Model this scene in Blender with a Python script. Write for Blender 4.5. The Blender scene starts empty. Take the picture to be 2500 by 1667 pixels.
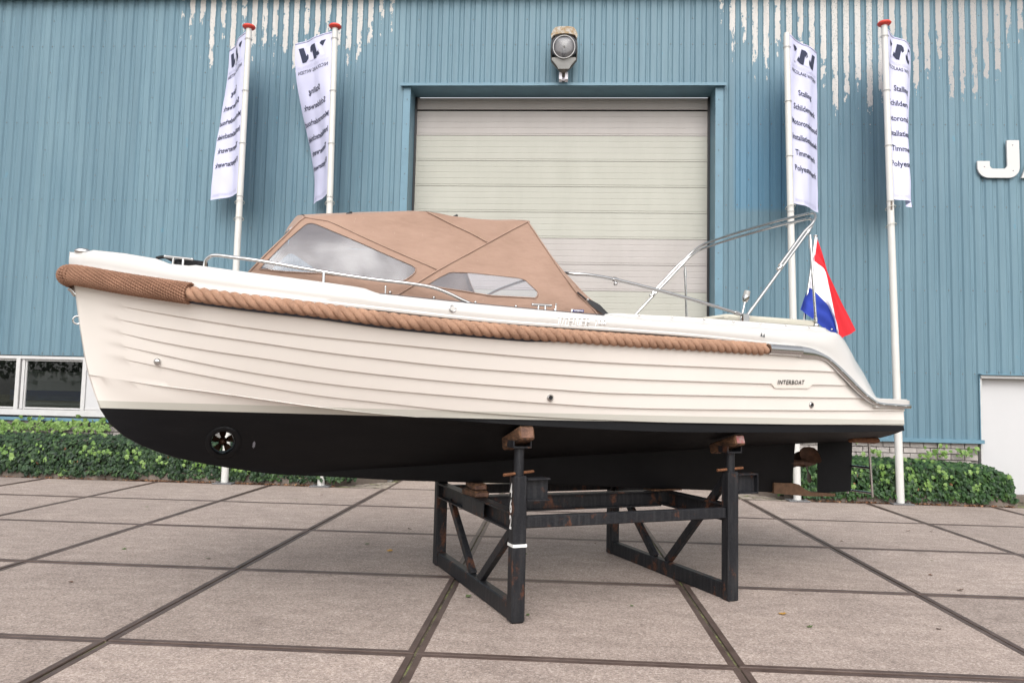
import bpy, bmesh, math, random
from mathutils import Vector, Matrix, noise
from mathutils.geometry import delaunay_2d_cdt
random.seed(7)
SC = bpy.context.scene
COL = SC.collection
PI = math.pi

# ------------------------------------------------------------------ camera
cam_data = bpy.data.cameras.new('camera')
cam_data.sensor_fit = 'HORIZONTAL'; cam_data.sensor_width = 36.0; cam_data.lens = 26.33
cam_data.clip_start = 0.05; cam_data.clip_end = 500
cam = bpy.data.objects.new('camera', cam_data); COL.objects.link(cam)
yaw, pitch, roll = -0.0577833, 0.0722942, 0.0230319
fwd = Vector((math.sin(yaw)*math.cos(pitch), math.cos(yaw)*math.cos(pitch), math.sin(pitch)))
r0 = Vector((math.cos(yaw), -math.sin(yaw), 0)); u0 = r0.cross(fwd)
rt = r0*math.cos(roll) + u0*math.sin(roll); up = u0*math.cos(roll) - r0*math.sin(roll)
cam.matrix_world = Matrix(((rt.x, up.x, -fwd.x, 2.8396), (rt.y, up.y, -fwd.y, -4.7831), (rt.z, up.z, -fwd.z, 1.6258), (0, 0, 0, 1)))
SC.camera = cam

# ------------------------------------------------------------------ sky, sun, exposure
SUN_EL, SUN_AZ = math.radians(42), math.radians(176)      # azimuth clockwise from +Y; behind the camera, to its left
world = bpy.data.worlds.new('World'); SC.world = world; world.use_nodes = True
nt = world.node_tree; nt.nodes.clear()
wo = nt.nodes.new('ShaderNodeOutputWorld'); bg = nt.nodes.new('ShaderNodeBackground')
sky = nt.nodes.new('ShaderNodeTexSky'); sky.sky_type = 'NISHITA'; sky.sun_disc = False
sky.sun_elevation = SUN_EL; sky.sun_rotation = SUN_AZ; sky.air_density = 1.0; sky.dust_density = 4.0; sky.ozone_density = 1.0
hs = nt.nodes.new('ShaderNodeHueSaturation'); hs.inputs['Saturation'].default_value = 0.16   # an overcast white sky
nt.links.new(sky.outputs[0], hs.inputs['Color'])
nt.links.new(hs.outputs[0], bg.inputs[0]); bg.inputs[1].default_value = 0.145
nt.links.new(bg.outputs[0], wo.inputs[0])
sl = bpy.data.lights.new('sun', 'SUN'); sl.energy = 0.8; sl.angle = math.radians(80); sl.color = (1.0, 0.965, 0.92)
sun = bpy.data.objects.new('sun', sl); COL.objects.link(sun)
sun.rotation_euler = (math.radians(90)-SUN_EL, 0, -SUN_AZ + PI)
vs = SC.view_settings
vs.view_transform = 'Standard'; vs.look = 'None'; vs.gamma = 1.0; vs.use_curve_mapping = False
vs.exposure = 0.70

# ------------------------------------------------------------------ materials
def new_mat(name):
    m = bpy.data.materials.new(name); m.use_nodes = True
    n = m.node_tree.nodes; b = n['Principled BSDF']
    return m, n, m.node_tree.links, b
def mat(name, col, rough=0.5, metal=0.0, spec=0.5, coat=0.0, noise_amt=0.0, noise_scale=8.0, bump=0.0, bump_scale=60.0, col2=None, coords='obj', streak=None):
    m, n, l, b = new_mat(name)
    b.inputs['Base Color'].default_value = (*col, 1); b.inputs['Roughness'].default_value = rough
    b.inputs['Metallic'].default_value = metal; b.inputs['Specular IOR Level'].default_value = spec
    b.inputs['Coat Weight'].default_value = coat; b.inputs['Coat Roughness'].default_value = 0.05
    if coords == 'obj':
        tc = n.new('ShaderNodeTexCoord'); vec = tc.outputs['Object']
    else:
        tc = n.new('ShaderNodeNewGeometry'); vec = tc.outputs['Position']
    if streak:
        mp = n.new('ShaderNodeMapping'); mp.inputs['Scale'].default_value = streak; l.new(vec, mp.inputs[0]); vec = mp.outputs[0]
    if noise_amt > 0 or col2:
        t = n.new('ShaderNodeTexNoise'); t.inputs['Scale'].default_value = noise_scale; t.inputs['Detail'].default_value = 6; t.inputs['Roughness'].default_value = 0.65
        l.new(vec, t.inputs['Vector'])
        rmp = n.new('ShaderNodeValToRGB'); l.new(t.outputs['Fac'], rmp.inputs[0])
        c2 = col2 if col2 else tuple(c*(1-noise_amt) for c in col)
        rmp.color_ramp.elements[0].position = 0.36; rmp.color_ramp.elements[1].position = 0.64
        rmp.color_ramp.elements[0].color = (*c2, 1); rmp.color_ramp.elements[1].color = (*col, 1)
        l.new(rmp.outputs[0], b.inputs['Base Color'])
    if bump > 0:
        t2 = n.new('ShaderNodeTexNoise'); t2.inputs['Scale'].default_value = bump_scale; t2.inputs['Detail'].default_value = 5
        l.new(vec, t2.inputs['Vector'])
        bp = n.new('ShaderNodeBump'); bp.inputs['Strength'].default_value = bump; bp.inputs['Distance'].default_value = 0.01
        l.new(t2.outputs['Fac'], bp.inputs['Height']); l.new(bp.outputs[0], b.inputs['Normal'])
    return m
def ramp(n, l, src, stops, interp='LINEAR'):
    r = n.new('ShaderNodeValToRGB'); r.color_ramp.interpolation = interp
    e = r.color_ramp.elements
    while len(e) < len(stops): e.new(0.5)
    for i, (p, c) in enumerate(stops):
        e[i].position = p; e[i].color = (*c, 1) if len(c) == 3 else c
    l.new(src, r.inputs[0]); return r
def mathn(n, l, op, a, b=None, clamp=False):
    x = n.new('ShaderNodeMath'); x.operation = op; x.use_clamp = clamp
    for i, v in enumerate((a, b)):
        if v is None: continue
        if isinstance(v, (int, float)): x.inputs[i].default_value = v
        else: l.new(v, x.inputs[i])
    return x.outputs[0]
def mixc(n, l, fac, a, b):
    x = n.new('ShaderNodeMix'); x.data_type = 'RGBA'
    if isinstance(fac, (int, float)): x.inputs[0].default_value = fac
    else: l.new(fac, x.inputs[0])
    for i, v in ((6, a), (7, b)):
        if isinstance(v, tuple): x.inputs[i].default_value = (*v, 1)
        else: l.new(v, x.inputs[i])
    return x.outputs[2]
def texn(n, l, vec, scale, detail=4, rough=0.6, kind='ShaderNodeTexNoise'):
    t = n.new(kind); t.inputs['Scale'].default_value = scale
    if kind == 'ShaderNodeTexNoise': t.inputs['Detail'].default_value = detail; t.inputs['Roughness'].default_value = rough
    l.new(vec, t.inputs['Vector']); return t
def mapv(n, l, vec, scale=(1, 1, 1), loc=(0, 0, 0)):
    mp = n.new('ShaderNodeMapping'); mp.inputs['Scale'].default_value = scale; mp.inputs['Location'].default_value = loc
    l.new(vec, mp.inputs[0]); return mp.outputs[0]
def bumpn(n, l, h, strength, dist):
    bp = n.new('ShaderNodeBump'); bp.inputs['Strength'].default_value = strength; bp.inputs['Distance'].default_value = dist
    l.new(h, bp.inputs['Height']); return bp.outputs[0]

def make_slab_mat():
    m, n, l, b = new_mat('washed_concrete')
    g = n.new('ShaderNodeNewGeometry'); P = g.outputs['Position']; oi = n.new('ShaderNodeObjectInfo')
    v = texn(n, l, P, 84, kind='ShaderNodeTexVoronoi'); v2 = texn(n, l, P, 170, kind='ShaderNodeTexVoronoi')
    sep = n.new('ShaderNodeSeparateColor'); l.new(v.outputs['Color'], sep.inputs[0])
    sep2 = n.new('ShaderNodeSeparateColor'); l.new(v2.outputs['Color'], sep2.inputs[0])
    peb = ramp(n, l, sep.outputs[0], [(0, (0.174, 0.138, 0.124)), (.3, (0.312, 0.254, 0.226)), (.55, (0.386, 0.312, 0.272)), (.8, (0.460, 0.382, 0.340)), (1, (0.626, 0.542, 0.496))])
    peb2 = ramp(n, l, sep2.outputs[1], [(0, (0.220, 0.174, 0.156)), (.5, (0.358, 0.290, 0.254)), (1, (0.534, 0.446, 0.400))])
    c = mixc(n, l, 0.5, peb.outputs[0], peb2.outputs[0])
    big = texn(n, l, P, 0.9, 7, .62); st = ramp(n, l, big.outputs[0], [(.3, (.87, .86, .86)), (.5, (.98, .975, .97)), (.7, (1.07, 1.06, 1.05))])
    big2 = texn(n, l, mapv(n, l, P, (1, 2.2, 1)), 3.1, 5, .6); st2 = ramp(n, l, big2.outputs[0], [(.33, (.86, .855, .85)), (.62, (1.05, 1.05, 1.05))])
    mu = n.new('ShaderNodeMix'); mu.data_type = 'RGBA'; mu.blend_type = 'MULTIPLY'; mu.inputs[0].default_value = 1
    l.new(c, mu.inputs[6]); l.new(st.outputs[0], mu.inputs[7])
    mu2 = n.new('ShaderNodeMix'); mu2.data_type = 'RGBA'; mu2.blend_type = 'MULTIPLY'; mu2.inputs[0].default_value = 1
    l.new(mu.outputs[2], mu2.inputs[6]); l.new(st2.outputs[0], mu2.inputs[7])
    oil = texn(n, l, P, 1.7, 3, .5); os_ = ramp(n, l, oil.outputs[0], [(.70, (1, 1, 1)), (.76, (.80, .79, .78))])
    mo = n.new('ShaderNodeMix'); mo.data_type = 'RGBA'; mo.blend_type = 'MULTIPLY'; mo.inputs[0].default_value = 1
    l.new(mu2.outputs[2], mo.inputs[6]); l.new(os_.outputs[0], mo.inputs[7]); mu2 = mo
    tint = ramp(n, l, oi.outputs['Random'], [(0, (.86, .86, .86)), (.5, (.95, .945, .94)), (1, (1.03, 1.03, 1.03))])
    mu3 = n.new('ShaderNodeMix'); mu3.data_type = 'RGBA'; mu3.blend_type = 'MULTIPLY'; mu3.inputs[0].default_value = 1
    l.new(mu2.outputs[2], mu3.inputs[6]); l.new(tint.outputs[0], mu3.inputs[7])
    l.new(mu3.outputs[2], b.inputs['Base Color']); b.inputs['Roughness'].default_value = .82; b.inputs['Specular IOR Level'].default_value = .3
    l.new(bumpn(n, l, v.outputs['Distance'], .35, .004), b.inputs['Normal'])
    return m
def make_joint_mat():
    m, n, l, b = new_mat('mossy_joint')
    g = n.new('ShaderNodeNewGeometry'); P = g.outputs['Position']
    t = texn(n, l, P, 3.0, 6, .7); t2 = texn(n, l, P, 60, 3, .6)
    c = ramp(n, l, t.outputs[0], [(.40, (.07, .055, .045)), (.50, (.14, .12, .075)), (.60, (.24, .27, .10))])
    c2 = ramp(n, l, t2.outputs[0], [(.3, (.4, .4, .4)), (.7, (1.3, 1.3, 1.3))])
    mu = n.new('ShaderNodeMix'); mu.data_type = 'RGBA'; mu.blend_type = 'MULTIPLY'; mu.inputs[0].default_value = 1
    l.new(c.outputs[0], mu.inputs[6]); l.new(c2.outputs[0], mu.inputs[7]); l.new(mu.outputs[2], b.inputs['Base Color']); b.inputs['Roughness'].default_value = .95
    return m
def make_cladding_mat():
    # blue coated steel sheet; the coating has peeled off near the eaves in long flakes along the ribs
    m, n, l, b = new_mat('blue_coated_steel')
    g = n.new('ShaderNodeNewGeometry'); P = g.outputs['Position']
    sep = n.new('ShaderNodeSeparateXYZ'); l.new(P, sep.inputs[0]); X, Z = sep.outputs[0], sep.outputs[2]
    base = texn(n, l, mapv(n, l, P, (1.2, 1, .25)), 1.6, 6, .6)
    cb = ramp(n, l, base.outputs[0], [(.3, (.107, .188, .237)), (.5, (.120, .203, .252)), (.7, (.134, .219, .266))])
    streak = texn(n, l, mapv(n, l, P, (14, 1, .5)), 1.0, 4, .6)
    cs = ramp(n, l, streak.outputs[0], [(.3, (.875, .895, .905)), (.6, (1.04, 1.04, 1.04))])
    mu = n.new('ShaderNodeMix'); mu.data_type = 'RGBA'; mu.blend_type = 'MULTIPLY'; mu.inputs[0].default_value = 1
    l.new(cb.outputs[0], mu.inputs[6]); l.new(cs.outputs[0], mu.inputs[7]); col = mu.outputs[2]
    sheet = mathn(n, l, 'FLOOR', mathn(n, l, 'DIVIDE', mathn(n, l, 'ADD', X, 7.43), 1.04)); ws = n.new('ShaderNodeTexWhiteNoise'); ws.noise_dimensions = '1D'; l.new(sheet, ws.inputs['W'])
    sh_ = ramp(n, l, ws.outputs['Value'], [(0, (.925, .93, .935)), (1, (1.05, 1.045, 1.04))])
    mus = n.new('ShaderNodeMix'); mus.data_type = 'RGBA'; mus.blend_type = 'MULTIPLY'; mus.inputs[0].default_value = 1
    l.new(col, mus.inputs[6]); l.new(sh_.outputs[0], mus.inputs[7]); col = mus.outputs[2]
    spots = texn(n, l, mapv(n, l, P, (1, 1, .5)), 5.5, 3, .7)
    col = mixc(n, l, ramp(n, l, spots.outputs[0], [(.70, (0, 0, 0)), (.74, (.55, .55, .55))]).outputs[0], col, (.09, .23, .31))
    # an old repair of fresher, deeper blue beside the big door
    ex = mathn(n, l, 'MULTIPLY', mathn(n, l, 'SUBTRACT', .60, mathn(n, l, 'ABSOLUTE', mathn(n, l, 'SUBTRACT', X, 6.63))), 9.0, True)
    ez = mathn(n, l, 'MULTIPLY', mathn(n, l, 'MULTIPLY', mathn(n, l, 'SUBTRACT', Z, 5.08), 9.0, True), mathn(n, l, 'MULTIPLY', mathn(n, l, 'SUBTRACT', 8.2, Z), .42, True))
    fresh = mathn(n, l, 'MULTIPLY', ex, ez)
    fr = ramp(n, l, mathn(n, l, 'MULTIPLY', fresh, mathn(n, l, 'ADD', .55, mathn(n, l, 'MULTIPLY', streak.outputs[0], .9))), [(.05, (0, 0, 0)), (.9, (.62, .62, .62))])
    col = mixc(n, l, fr.outputs[0], col, (.075, .20, .31))
    # peeling: rib index picks how far down each rib has flaked
    PITCH = 0.208
    rib = mathn(n, l, 'FLOOR', mathn(n, l, 'DIVIDE', mathn(n, l, 'ADD', X, 7.585), PITCH))
    wn = n.new('ShaderNodeTexWhiteNoise'); wn.noise_dimensions = '1D'; l.new(rib, wn.inputs['W'])
    frac = mathn(n, l, 'FRACT', mathn(n, l, 'DIVIDE', mathn(n, l, 'ADD', X, 7.585), PITCH))
    crest = mathn(n, l, 'MULTIPLY', mathn(n, l, 'SUBTRACT', .5, mathn(n, l, 'ABSOLUTE', mathn(n, l, 'SUBTRACT', frac, .5))), 1.0)   # .5 on crest centre
    flake = texn(n, l, mapv(n, l, P, (2.2, 1, 1.0)), 4.0, 6, .62)
    flake2 = texn(n, l, mapv(n, l, P, (1.6, 1, 1.0)), 16.0, 4, .7)
    def zone(xc, hw, soft):
        return mathn(n, l, 'MULTIPLY', mathn(n, l, 'SUBTRACT', hw, mathn(n, l, 'ABSOLUTE', mathn(n, l, 'SUBTRACT', X, xc))), soft, True)
    zA = zone(-2.45, 2.15, 1.3); zB = zone(8.6, 2.85, 1.6)
    zones = mathn(n, l, 'MAXIMUM', mathn(n, l, 'MULTIPLY', zA, .72), zB)
    depth = mathn(n, l, 'MULTIPLY', zones, mathn(n, l, 'ADD', .7, mathn(n, l, 'MULTIPLY', wn.outputs['Value'], 1.45)))   # metres flaked below the eaves
    edge = mathn(n, l, 'SUBTRACT', mathn(n, l, 'ADD', depth, mathn(n, l, 'MULTIPLY', mathn(n, l, 'SUBTRACT', flake.outputs[0], .5), 1.5)), mathn(n, l, 'SUBTRACT', 9.22, Z))
    lev = mathn(n, l, 'ADD', mathn(n, l, 'MULTIPLY', edge, .5), mathn(n, l, 'MULTIPLY', mathn(n, l, 'SUBTRACT', crest, .25), 2.6))
    lev = mathn(n, l, 'ADD', lev, mathn(n, l, 'MULTIPLY', mathn(n, l, 'SUBTRACT', flake.outputs[0], .50), 1.5))
    lev = mathn(n, l, 'ADD', lev, mathn(n, l, 'MULTIPLY', mathn(n, l, 'SUBTRACT', flake2.outputs[0], .5), .9))
    hole = texn(n, l, mapv(n, l, P, (1.3, 1, .55)), 7.0, 5, .68)
    lev = mathn(n, l, 'SUBTRACT', lev, mathn(n, l, 'MULTIPLY', mathn(n, l, 'SUBTRACT', hole.outputs[0], .50, True), 5.0))
    lev = mathn(n, l, 'MINIMUM', lev, mathn(n, l, 'ADD', mathn(n, l, 'MULTIPLY', mathn(n, l, 'SUBTRACT', crest, .245), 5.0), mathn(n, l, 'MULTIPLY', mathn(n, l, 'SUBTRACT', flake2.outputs[0], .5), .9)))
    gate = mathn(n, l, 'GREATER_THAN', edge, -.05)
    lev = mathn(n, l, 'SUBTRACT', lev, mathn(n, l, 'MULTIPLY', mathn(n, l, 'SUBTRACT', 1, gate), .5))
    lev = mathn(n, l, 'SUBTRACT', lev, mathn(n, l, 'MULTIPLY', mathn(n, l, 'LESS_THAN', zones, .02), 9.))
    rim = ramp(n, l, lev, [(0.0, (0, 0, 0)), (.015, (.75, .75, .75)), (.04, (.75, .75, .75)), (.055, (0, 0, 0))])
    bare = mathn(n, l, 'GREATER_THAN', lev, .045)
    gx = mathn(n, l, 'MULTIPLY', mathn(n, l, 'SUBTRACT', X, 8.3), .6, True)
    barec = mixc(n, l, gx, (.52, .50, .48), (.33, .32, .32))
    grime = texn(n, l, mapv(n, l, P, (5, 1, .8)), 2.2, 5, .7); barec = mixc(n, l, ramp(n, l, grime.outputs[0], [(.42, (0, 0, 0)), (.72, (.6, .6, .6))]).outputs[0], barec, (.36, .335, .31))
    col = mixc(n, l, rim.outputs[0], col, (.07, .135, .155)); col = mixc(n, l, bare, col, barec)
    # specks of lost coating trailing down below the flakes
    sp = texn(n, l, mapv(n, l, P, (3, 1, 1.6)), 26, 2, .7)
    trail = mathn(n, l, 'MULTIPLY', zones, mathn(n, l, 'SUBTRACT', 1.0, mathn(n, l, 'DIVIDE', mathn(n, l, 'SUBTRACT', 9.2, Z), 4.6), True))
    spk = mathn(n, l, 'GREATER_THAN', mathn(n, l, 'ADD', sp.outputs[0], mathn(n, l, 'MULTIPLY', mathn(n, l, 'MULTIPLY', trail, wn.outputs['Value']), .17)), .735)
    col = mixc(n, l, mathn(n, l, 'MULTIPLY', spk, .8), col, (.1, .15, .16))
    l.new(col, b.inputs['Base Color']); b.inputs['Roughness'].default_value = .5; b.inputs['Specular IOR Level'].default_value = .35
    l.new(bumpn(n, l, mathn(n, l, 'ADD', mathn(n, l, 'MULTIPLY', rim.outputs[0], 1.0), mathn(n, l, 'MULTIPLY', base.outputs[0], .4)), .35, .006), b.inputs['Normal'])
    return m
def make_hull_mat():
    # gelcoat topsides, grey boot stripe and black antifouling, parted at level waterlines
    m, n, l, b = new_mat('hull_paint')
    tc = n.new('ShaderNodeTexCoord'); P = tc.outputs['Object']
    sep = n.new('ShaderNodeSeparateXYZ'); l.new(P, sep.inputs[0]); X, Z = sep.outputs[0], sep.outputs[2]
    line = mathn(n, l, 'SUBTRACT', 1.452, mathn(n, l, 'MULTIPLY', mathn(n, l, 'ADD', X, .4), .006))
    black = mathn(n, l, 'LESS_THAN', Z, line); grey = mathn(n, l, 'LESS_THAN', Z, mathn(n, l, 'ADD', line, .052))
    t = texn(n, l, P, 2.2, 5, .6); t2 = texn(n, l, P, 40, 3, .6)
    tr_ = texn(n, l, mapv(n, l, P, (.5, 1, 3.5)), 3.2, 6, .7)
    bl = ramp(n, l, tr_.outputs[0], [(.3, (.0025, .0025, .0035)), (.6, (.005, .005, .006)), (.78, (.010, .0095, .0105))])
    sc = texn(n, l, P, 110, 2, .5)
    blk = mixc(n, l, ramp(n, l, sc.outputs[0], [(.755, (0, 0, 0)), (.775, (.35, .35, .35))]).outputs[0], bl.outputs[0], (.12, .12, .12))
    # bare patch where the paint has come off beside the bow thruster
    vd = n.new('ShaderNodeVectorMath'); vd.operation = 'SUBTRACT'; l.new(P, vd.inputs[0]); vd.inputs[1].default_value = (-2.755, -.33, 1.222)
    sv = n.new('ShaderNodeVectorMath'); sv.operation = 'MULTIPLY'; l.new(vd.outputs[0], sv.inputs[0]); sv.inputs[1].default_value = (3.0, .3, 1.0)
    ln = n.new('ShaderNodeVectorMath'); ln.operation = 'LENGTH'; l.new(sv.outputs[0], ln.inputs[0])
    pt = mathn(n, l, 'LESS_THAN', mathn(n, l, 'ADD', ln.outputs['Value'], mathn(n, l, 'MULTIPLY', mathn(n, l, 'SUBTRACT', t2.outputs[0], .5), .05)), .043)
    blk = mixc(n, l, mathn(n, l, 'MULTIPLY', pt, .8), blk, (.23, .23, .26))
    gel = ramp(n, l, t.outputs[0], [(.3, (.715, .668, .622)), (.7, (.74, .692, .645))])
    c = mixc(n, l, grey, gel.outputs[0], (.52, .507, .455)); c = mixc(n, l, black, c, blk)
    l.new(c, b.inputs['Base Color'])
    rr = n.new('ShaderNodeMix'); rr.data_type = 'FLOAT'; l.new(black, rr.inputs[0]); rr.inputs[2].default_value = .13; rr.inputs[3].default_value = .62
    l.new(rr.outputs[0], b.inputs['Roughness'])
    sp = n.new('ShaderNodeMix'); sp.data_type = 'FLOAT'; l.new(black, sp.inputs[0]); sp.inputs[2].default_value = .5; sp.inputs[3].default_value = .18
    l.new(sp.outputs[0], b.inputs['Specular IOR Level'])
    return m
def make_rope_mat(name, c1, c2, fine):
    m, n, l, b = new_mat(name)
    tc = n.new('ShaderNodeTexCoord'); P = tc.outputs['Object']
    t = texn(n, l, mapv(n, l, P, (1, 1, 2.5)), fine, 3, .7); t2 = texn(n, l, P, 7, 4, .6)
    c = ramp(n, l, t.outputs[0], [(.3, c2), (.65, c1)])
    k = ramp(n, l, t2.outputs[0], [(.3, (.76, .75, .75)), (.7, (1.12, 1.12, 1.12))])
    mu = n.new('ShaderNodeMix'); mu.data_type = 'RGBA'; mu.blend_type = 'MULTIPLY'; mu.inputs[0].default_value = 1
    l.new(c.outputs[0], mu.inputs[6]); l.new(k.outputs[0], mu.inputs[7]); l.new(mu.outputs[2], b.inputs['Base Color'])
    b.inputs['Roughness'].default_value = .9; b.inputs['Specular IOR Level'].default_value = .15
    l.new(bumpn(n, l, t.outputs[0], .8, .006), b.inputs['Normal'])
    return m
def make_canvas_mat():
    m, n, l, b = new_mat('tan_canvas')
    tc = n.new('ShaderNodeTexCoord'); P = tc.outputs['Object']
    t = texn(n, l, P, 3.0, 6, .62); f = texn(n, l, P, 260, 2, .5)
    w = texn(n, l, mapv(n, l, P, (2.2, 2.2, 5)), 2.0, 3, .5)
    s = texn(n, l, mapv(n, l, P, (6, 6, 2)), 7, 2, .9)
    c = ramp(n, l, t.outputs[0], [(.3, (.295, .192, .144)), (.5, (.322, .211, .160)), (.7, (.348, .230, .175))])
    c2 = mixc(n, l, ramp(n, l, s.outputs[0], [(.70, (0, 0, 0)), (.74, (.22, .22, .22))]).outputs[0], c.outputs[0], (.60, .48, .40))
    l.new(c2, b.inputs['Base Color']); b.inputs['Roughness'].default_value = .85; b.inputs['Specular IOR Level'].default_value = .2
    b.inputs['Sheen Weight'].default_value = .15
    h = mathn(n, l, 'ADD', mathn(n, l, 'MULTIPLY', w.outputs[0], 1.0), mathn(n, l, 'MULTIPLY', f.outputs[0], .02))
    l.new(bumpn(n, l, h, .32, .06), b.inputs['Normal'])
    return m
def make_vinyl_mat(name, tint, transp, rough=.02, wavy=.4):
    m, n, l, b = new_mat(name)
    tr = n.new('ShaderNodeBsdfTransparent'); tr.inputs[0].default_value = (*tint, 1)
    gl = n.new('ShaderNodeBsdfGlossy'); gl.inputs['Roughness'].default_value = rough; gl.inputs[0].default_value = (1, 1, 1, 1)
    df = n.new('ShaderNodeBsdfDiffuse'); df.inputs[0].default_value = (.30, .30, .345, 1)
    fr = n.new('ShaderNodeFresnel'); fr.inputs[0].default_value = 1.5
    tc = n.new('ShaderNodeTexCoord'); w = texn(n, l, mapv(n, l, tc.outputs['Object'], (2.0, 2, 3.2)), 2.2, 2, .4)
    bn = bumpn(n, l, w.outputs[0], wavy, .06)
    if wavy: l.new(bn, gl.inputs['Normal']); l.new(bn, fr.inputs['Normal'])
    m1 = n.new('ShaderNodeMixShader'); m1.inputs[0].default_value = 1-transp; l.new(tr.outputs[0], m1.inputs[1]); l.new(df.outputs[0], m1.inputs[2])
    m2 = n.new('ShaderNodeMixShader'); l.new(fr.outputs[0], m2.inputs[0]); l.new(m1.outputs[0], m2.inputs[1]); l.new(gl.outputs[0], m2.inputs[2])
    out = n['Material Output']; l.new(m2.outputs[0], out.inputs[0]); n.remove(b)
    return m
def make_stand_mat():
    m, n, l, b = new_mat('black_painted_steel_rusting')
    g = n.new('ShaderNodeNewGeometry'); P = g.outputs['Position']
    t = texn(n, l, mapv(n, l, P, (1, 1, .55)), 7.5, 7, .66); t2 = texn(n, l, P, 60, 3, .6); t3 = texn(n, l, mapv(n, l, P, (9, 9, .8)), 4, 3, .6)
    c = ramp(n, l, t2.outputs[0], [(.3, (.007, .0075, .0095)), (.7, (.015, .0155, .019))])
    dust = ramp(n, l, t3.outputs[0], [(.45, (0, 0, 0)), (.75, (.28, .28, .28))])
    cd = mixc(n, l, dust.outputs[0], c.outputs[0], (.075, .072, .072))
    rust = ramp(n, l, t.outputs[0], [(.565, (0, 0, 0)), (.63, (.75, .75, .75))])
    rc = ramp(n, l, t2.outputs[0], [(.35, (.045, .02, .012)), (.65, (.14, .052, .025))])
    cc = mixc(n, l, rust.outputs[0], cd, rc.outputs[0])
    l.new(cc, b.inputs['Base Color']); b.inputs['Roughness'].default_value = .5; b.inputs['Specular IOR Level'].default_value = .3
    l.new(bumpn(n, l, mathn(n, l, 'ADD', t.outputs[0], mathn(n, l, 'MULTIPLY', t2.outputs[0], .3)), .3, .006), b.inputs['Normal'])
    return m
def make_leaf_mat(name, stops, rough=.48):
    m, n, l, b = new_mat(name)
    g = n.new('ShaderNodeNewGeometry')
    r = ramp(n, l, g.outputs['Random Per Island'], stops)
    l.new(r.outputs[0], b.inputs['Base Color']); b.inputs['Roughness'].default_value = rough; b.inputs['Specular IOR Level'].default_value = .3
    return m
def make_door_mat():
    m, n, l, b = new_mat('cream_door_panel')
    g = n.new('ShaderNodeNewGeometry'); P = g.outputs['Position']; oi = n.new('ShaderNodeObjectInfo')
    tint = ramp(n, l, oi.outputs['Random'], [(0, (.40, .372, .358)), (.45, (.402, .375, .358)), (.55, (.388, .384, .338)), (1, (.40, .395, .352))])
    st = texn(n, l, mapv(n, l, P, (1.1, 1, .35)), 1.5, 6, .6); k = ramp(n, l, st.outputs[0], [(.3, (.93, .93, .92)), (.65, (1.03, 1.03, 1.03))])
    mu = n.new('ShaderNodeMix'); mu.data_type = 'RGBA'; mu.blend_type = 'MULTIPLY'; mu.inputs[0].default_value = 1
    l.new(tint.outputs[0], mu.inputs[6]); l.new(k.outputs[0], mu.inputs[7])
    d = texn(n, l, mapv(n, l, P, (8, 1, 3)), 2.4, 2, .8); dd = ramp(n, l, d.outputs[0], [(.74, (0, 0, 0)), (.77, (.5, .5, .5))])
    l.new(mixc(n, l, dd.outputs[0], mu.outputs[2], (.36, .33, .29)), b.inputs['Base Color']); b.inputs['Roughness'].default_value = .5; b.inputs['Specular IOR Level'].default_value = .3
    return m

M = {}
M['slab'] = make_slab_mat(); M['joint'] = make_joint_mat(); M['clad'] = make_cladding_mat(); M['hull'] = make_hull_mat()
M['edge'] = mat('slab_edge_steel', (.115, .080, .068), .5, 0, .4, noise_amt=.35, noise_scale=4, bump=.2, bump_scale=80, col2=(.066, .043, .036), coords='w')
M['trim'] = mat('blue_trim', (.125, .235, .305), .42, 0, .4, noise_amt=.12, noise_scale=3, coords='w')
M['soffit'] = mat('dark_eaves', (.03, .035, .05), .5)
M['gelwhite'] = mat('white_gelcoat', (.60, .58, .556), .12, 0, .5, noise_amt=.02, noise_scale=2)
M['rope'] = make_rope_mat('twisted_rope', (.50, .298, .195), (.29, .172, .125), 150)
M['sheath'] = make_rope_mat('knitted_rope', (.38, .215, .142), (.23, .125, .085), 150)
M['canvas'] = make_canvas_mat()
M['seam'] = mat('canvas_seam', (.34, .23, .18), .8, 0, .2)
M['vinyl'] = make_vinyl_mat('clear_window_vinyl', (.84, .84, .88), .72, .03, .06)
M['glass'] = make_vinyl_mat('window_glass', (.75, .78, .78), 1.0, .005, 0)
M['lampglass'] = make_vinyl_mat('lamp_glass', (.40, .39, .38), .8, .12, 0)
M['chrome'] = mat('polished_steel', (.60, .595, .59), .07, 1.0)
M['brushed'] = mat('satin_steel', (.55, .55, .55), .25, 1.0)
M['blackplastic'] = mat('black_plastic', (.012, .012, .014), .4)
M['gasket'] = mat('dark_gasket', (.035, .037, .05), .5)
M['cushion'] = mat('beige_cushion', (.50, .475, .40), .7, bump=.2, bump_scale=30)
M['antifoul'] = mat('black_antifouling', (.006, .006, .007), .6, 0, .18, noise_amt=.4, noise_scale=3)
M['bronze'] = mat('stained_bronze', (.10, .05, .03), .55, .3, noise_amt=.5, noise_scale=14)
M['rusty'] = mat('rusty_iron', (.20, .085, .04), .8, 0, .3, noise_amt=.5, noise_scale=22, bump=.5, bump_scale=90)
M['shoe'] = mat('rusty_shoe', (.15, .085, .05), .75, 0, .3, noise_amt=.35, noise_scale=16, bump=.3, bump_scale=70)
M['stand'] = make_stand_mat()
M['stencil'] = mat('white_stencil_paint', (.75, .75, .73), .6)
M['wood'] = mat('weathered_beam_wood', (.17, .085, .045), .8, 0, .3, bump=.8, bump_scale=40, col2=(.035, .022, .016), noise_scale=11, streak=(3, 1, 3))
M['woodend'] = mat('sawn_wood_end', (.20, .11, .075), .8, 0, .3, bump=.7, bump_scale=60, col2=(.08, .045, .035), noise_scale=17)
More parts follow.
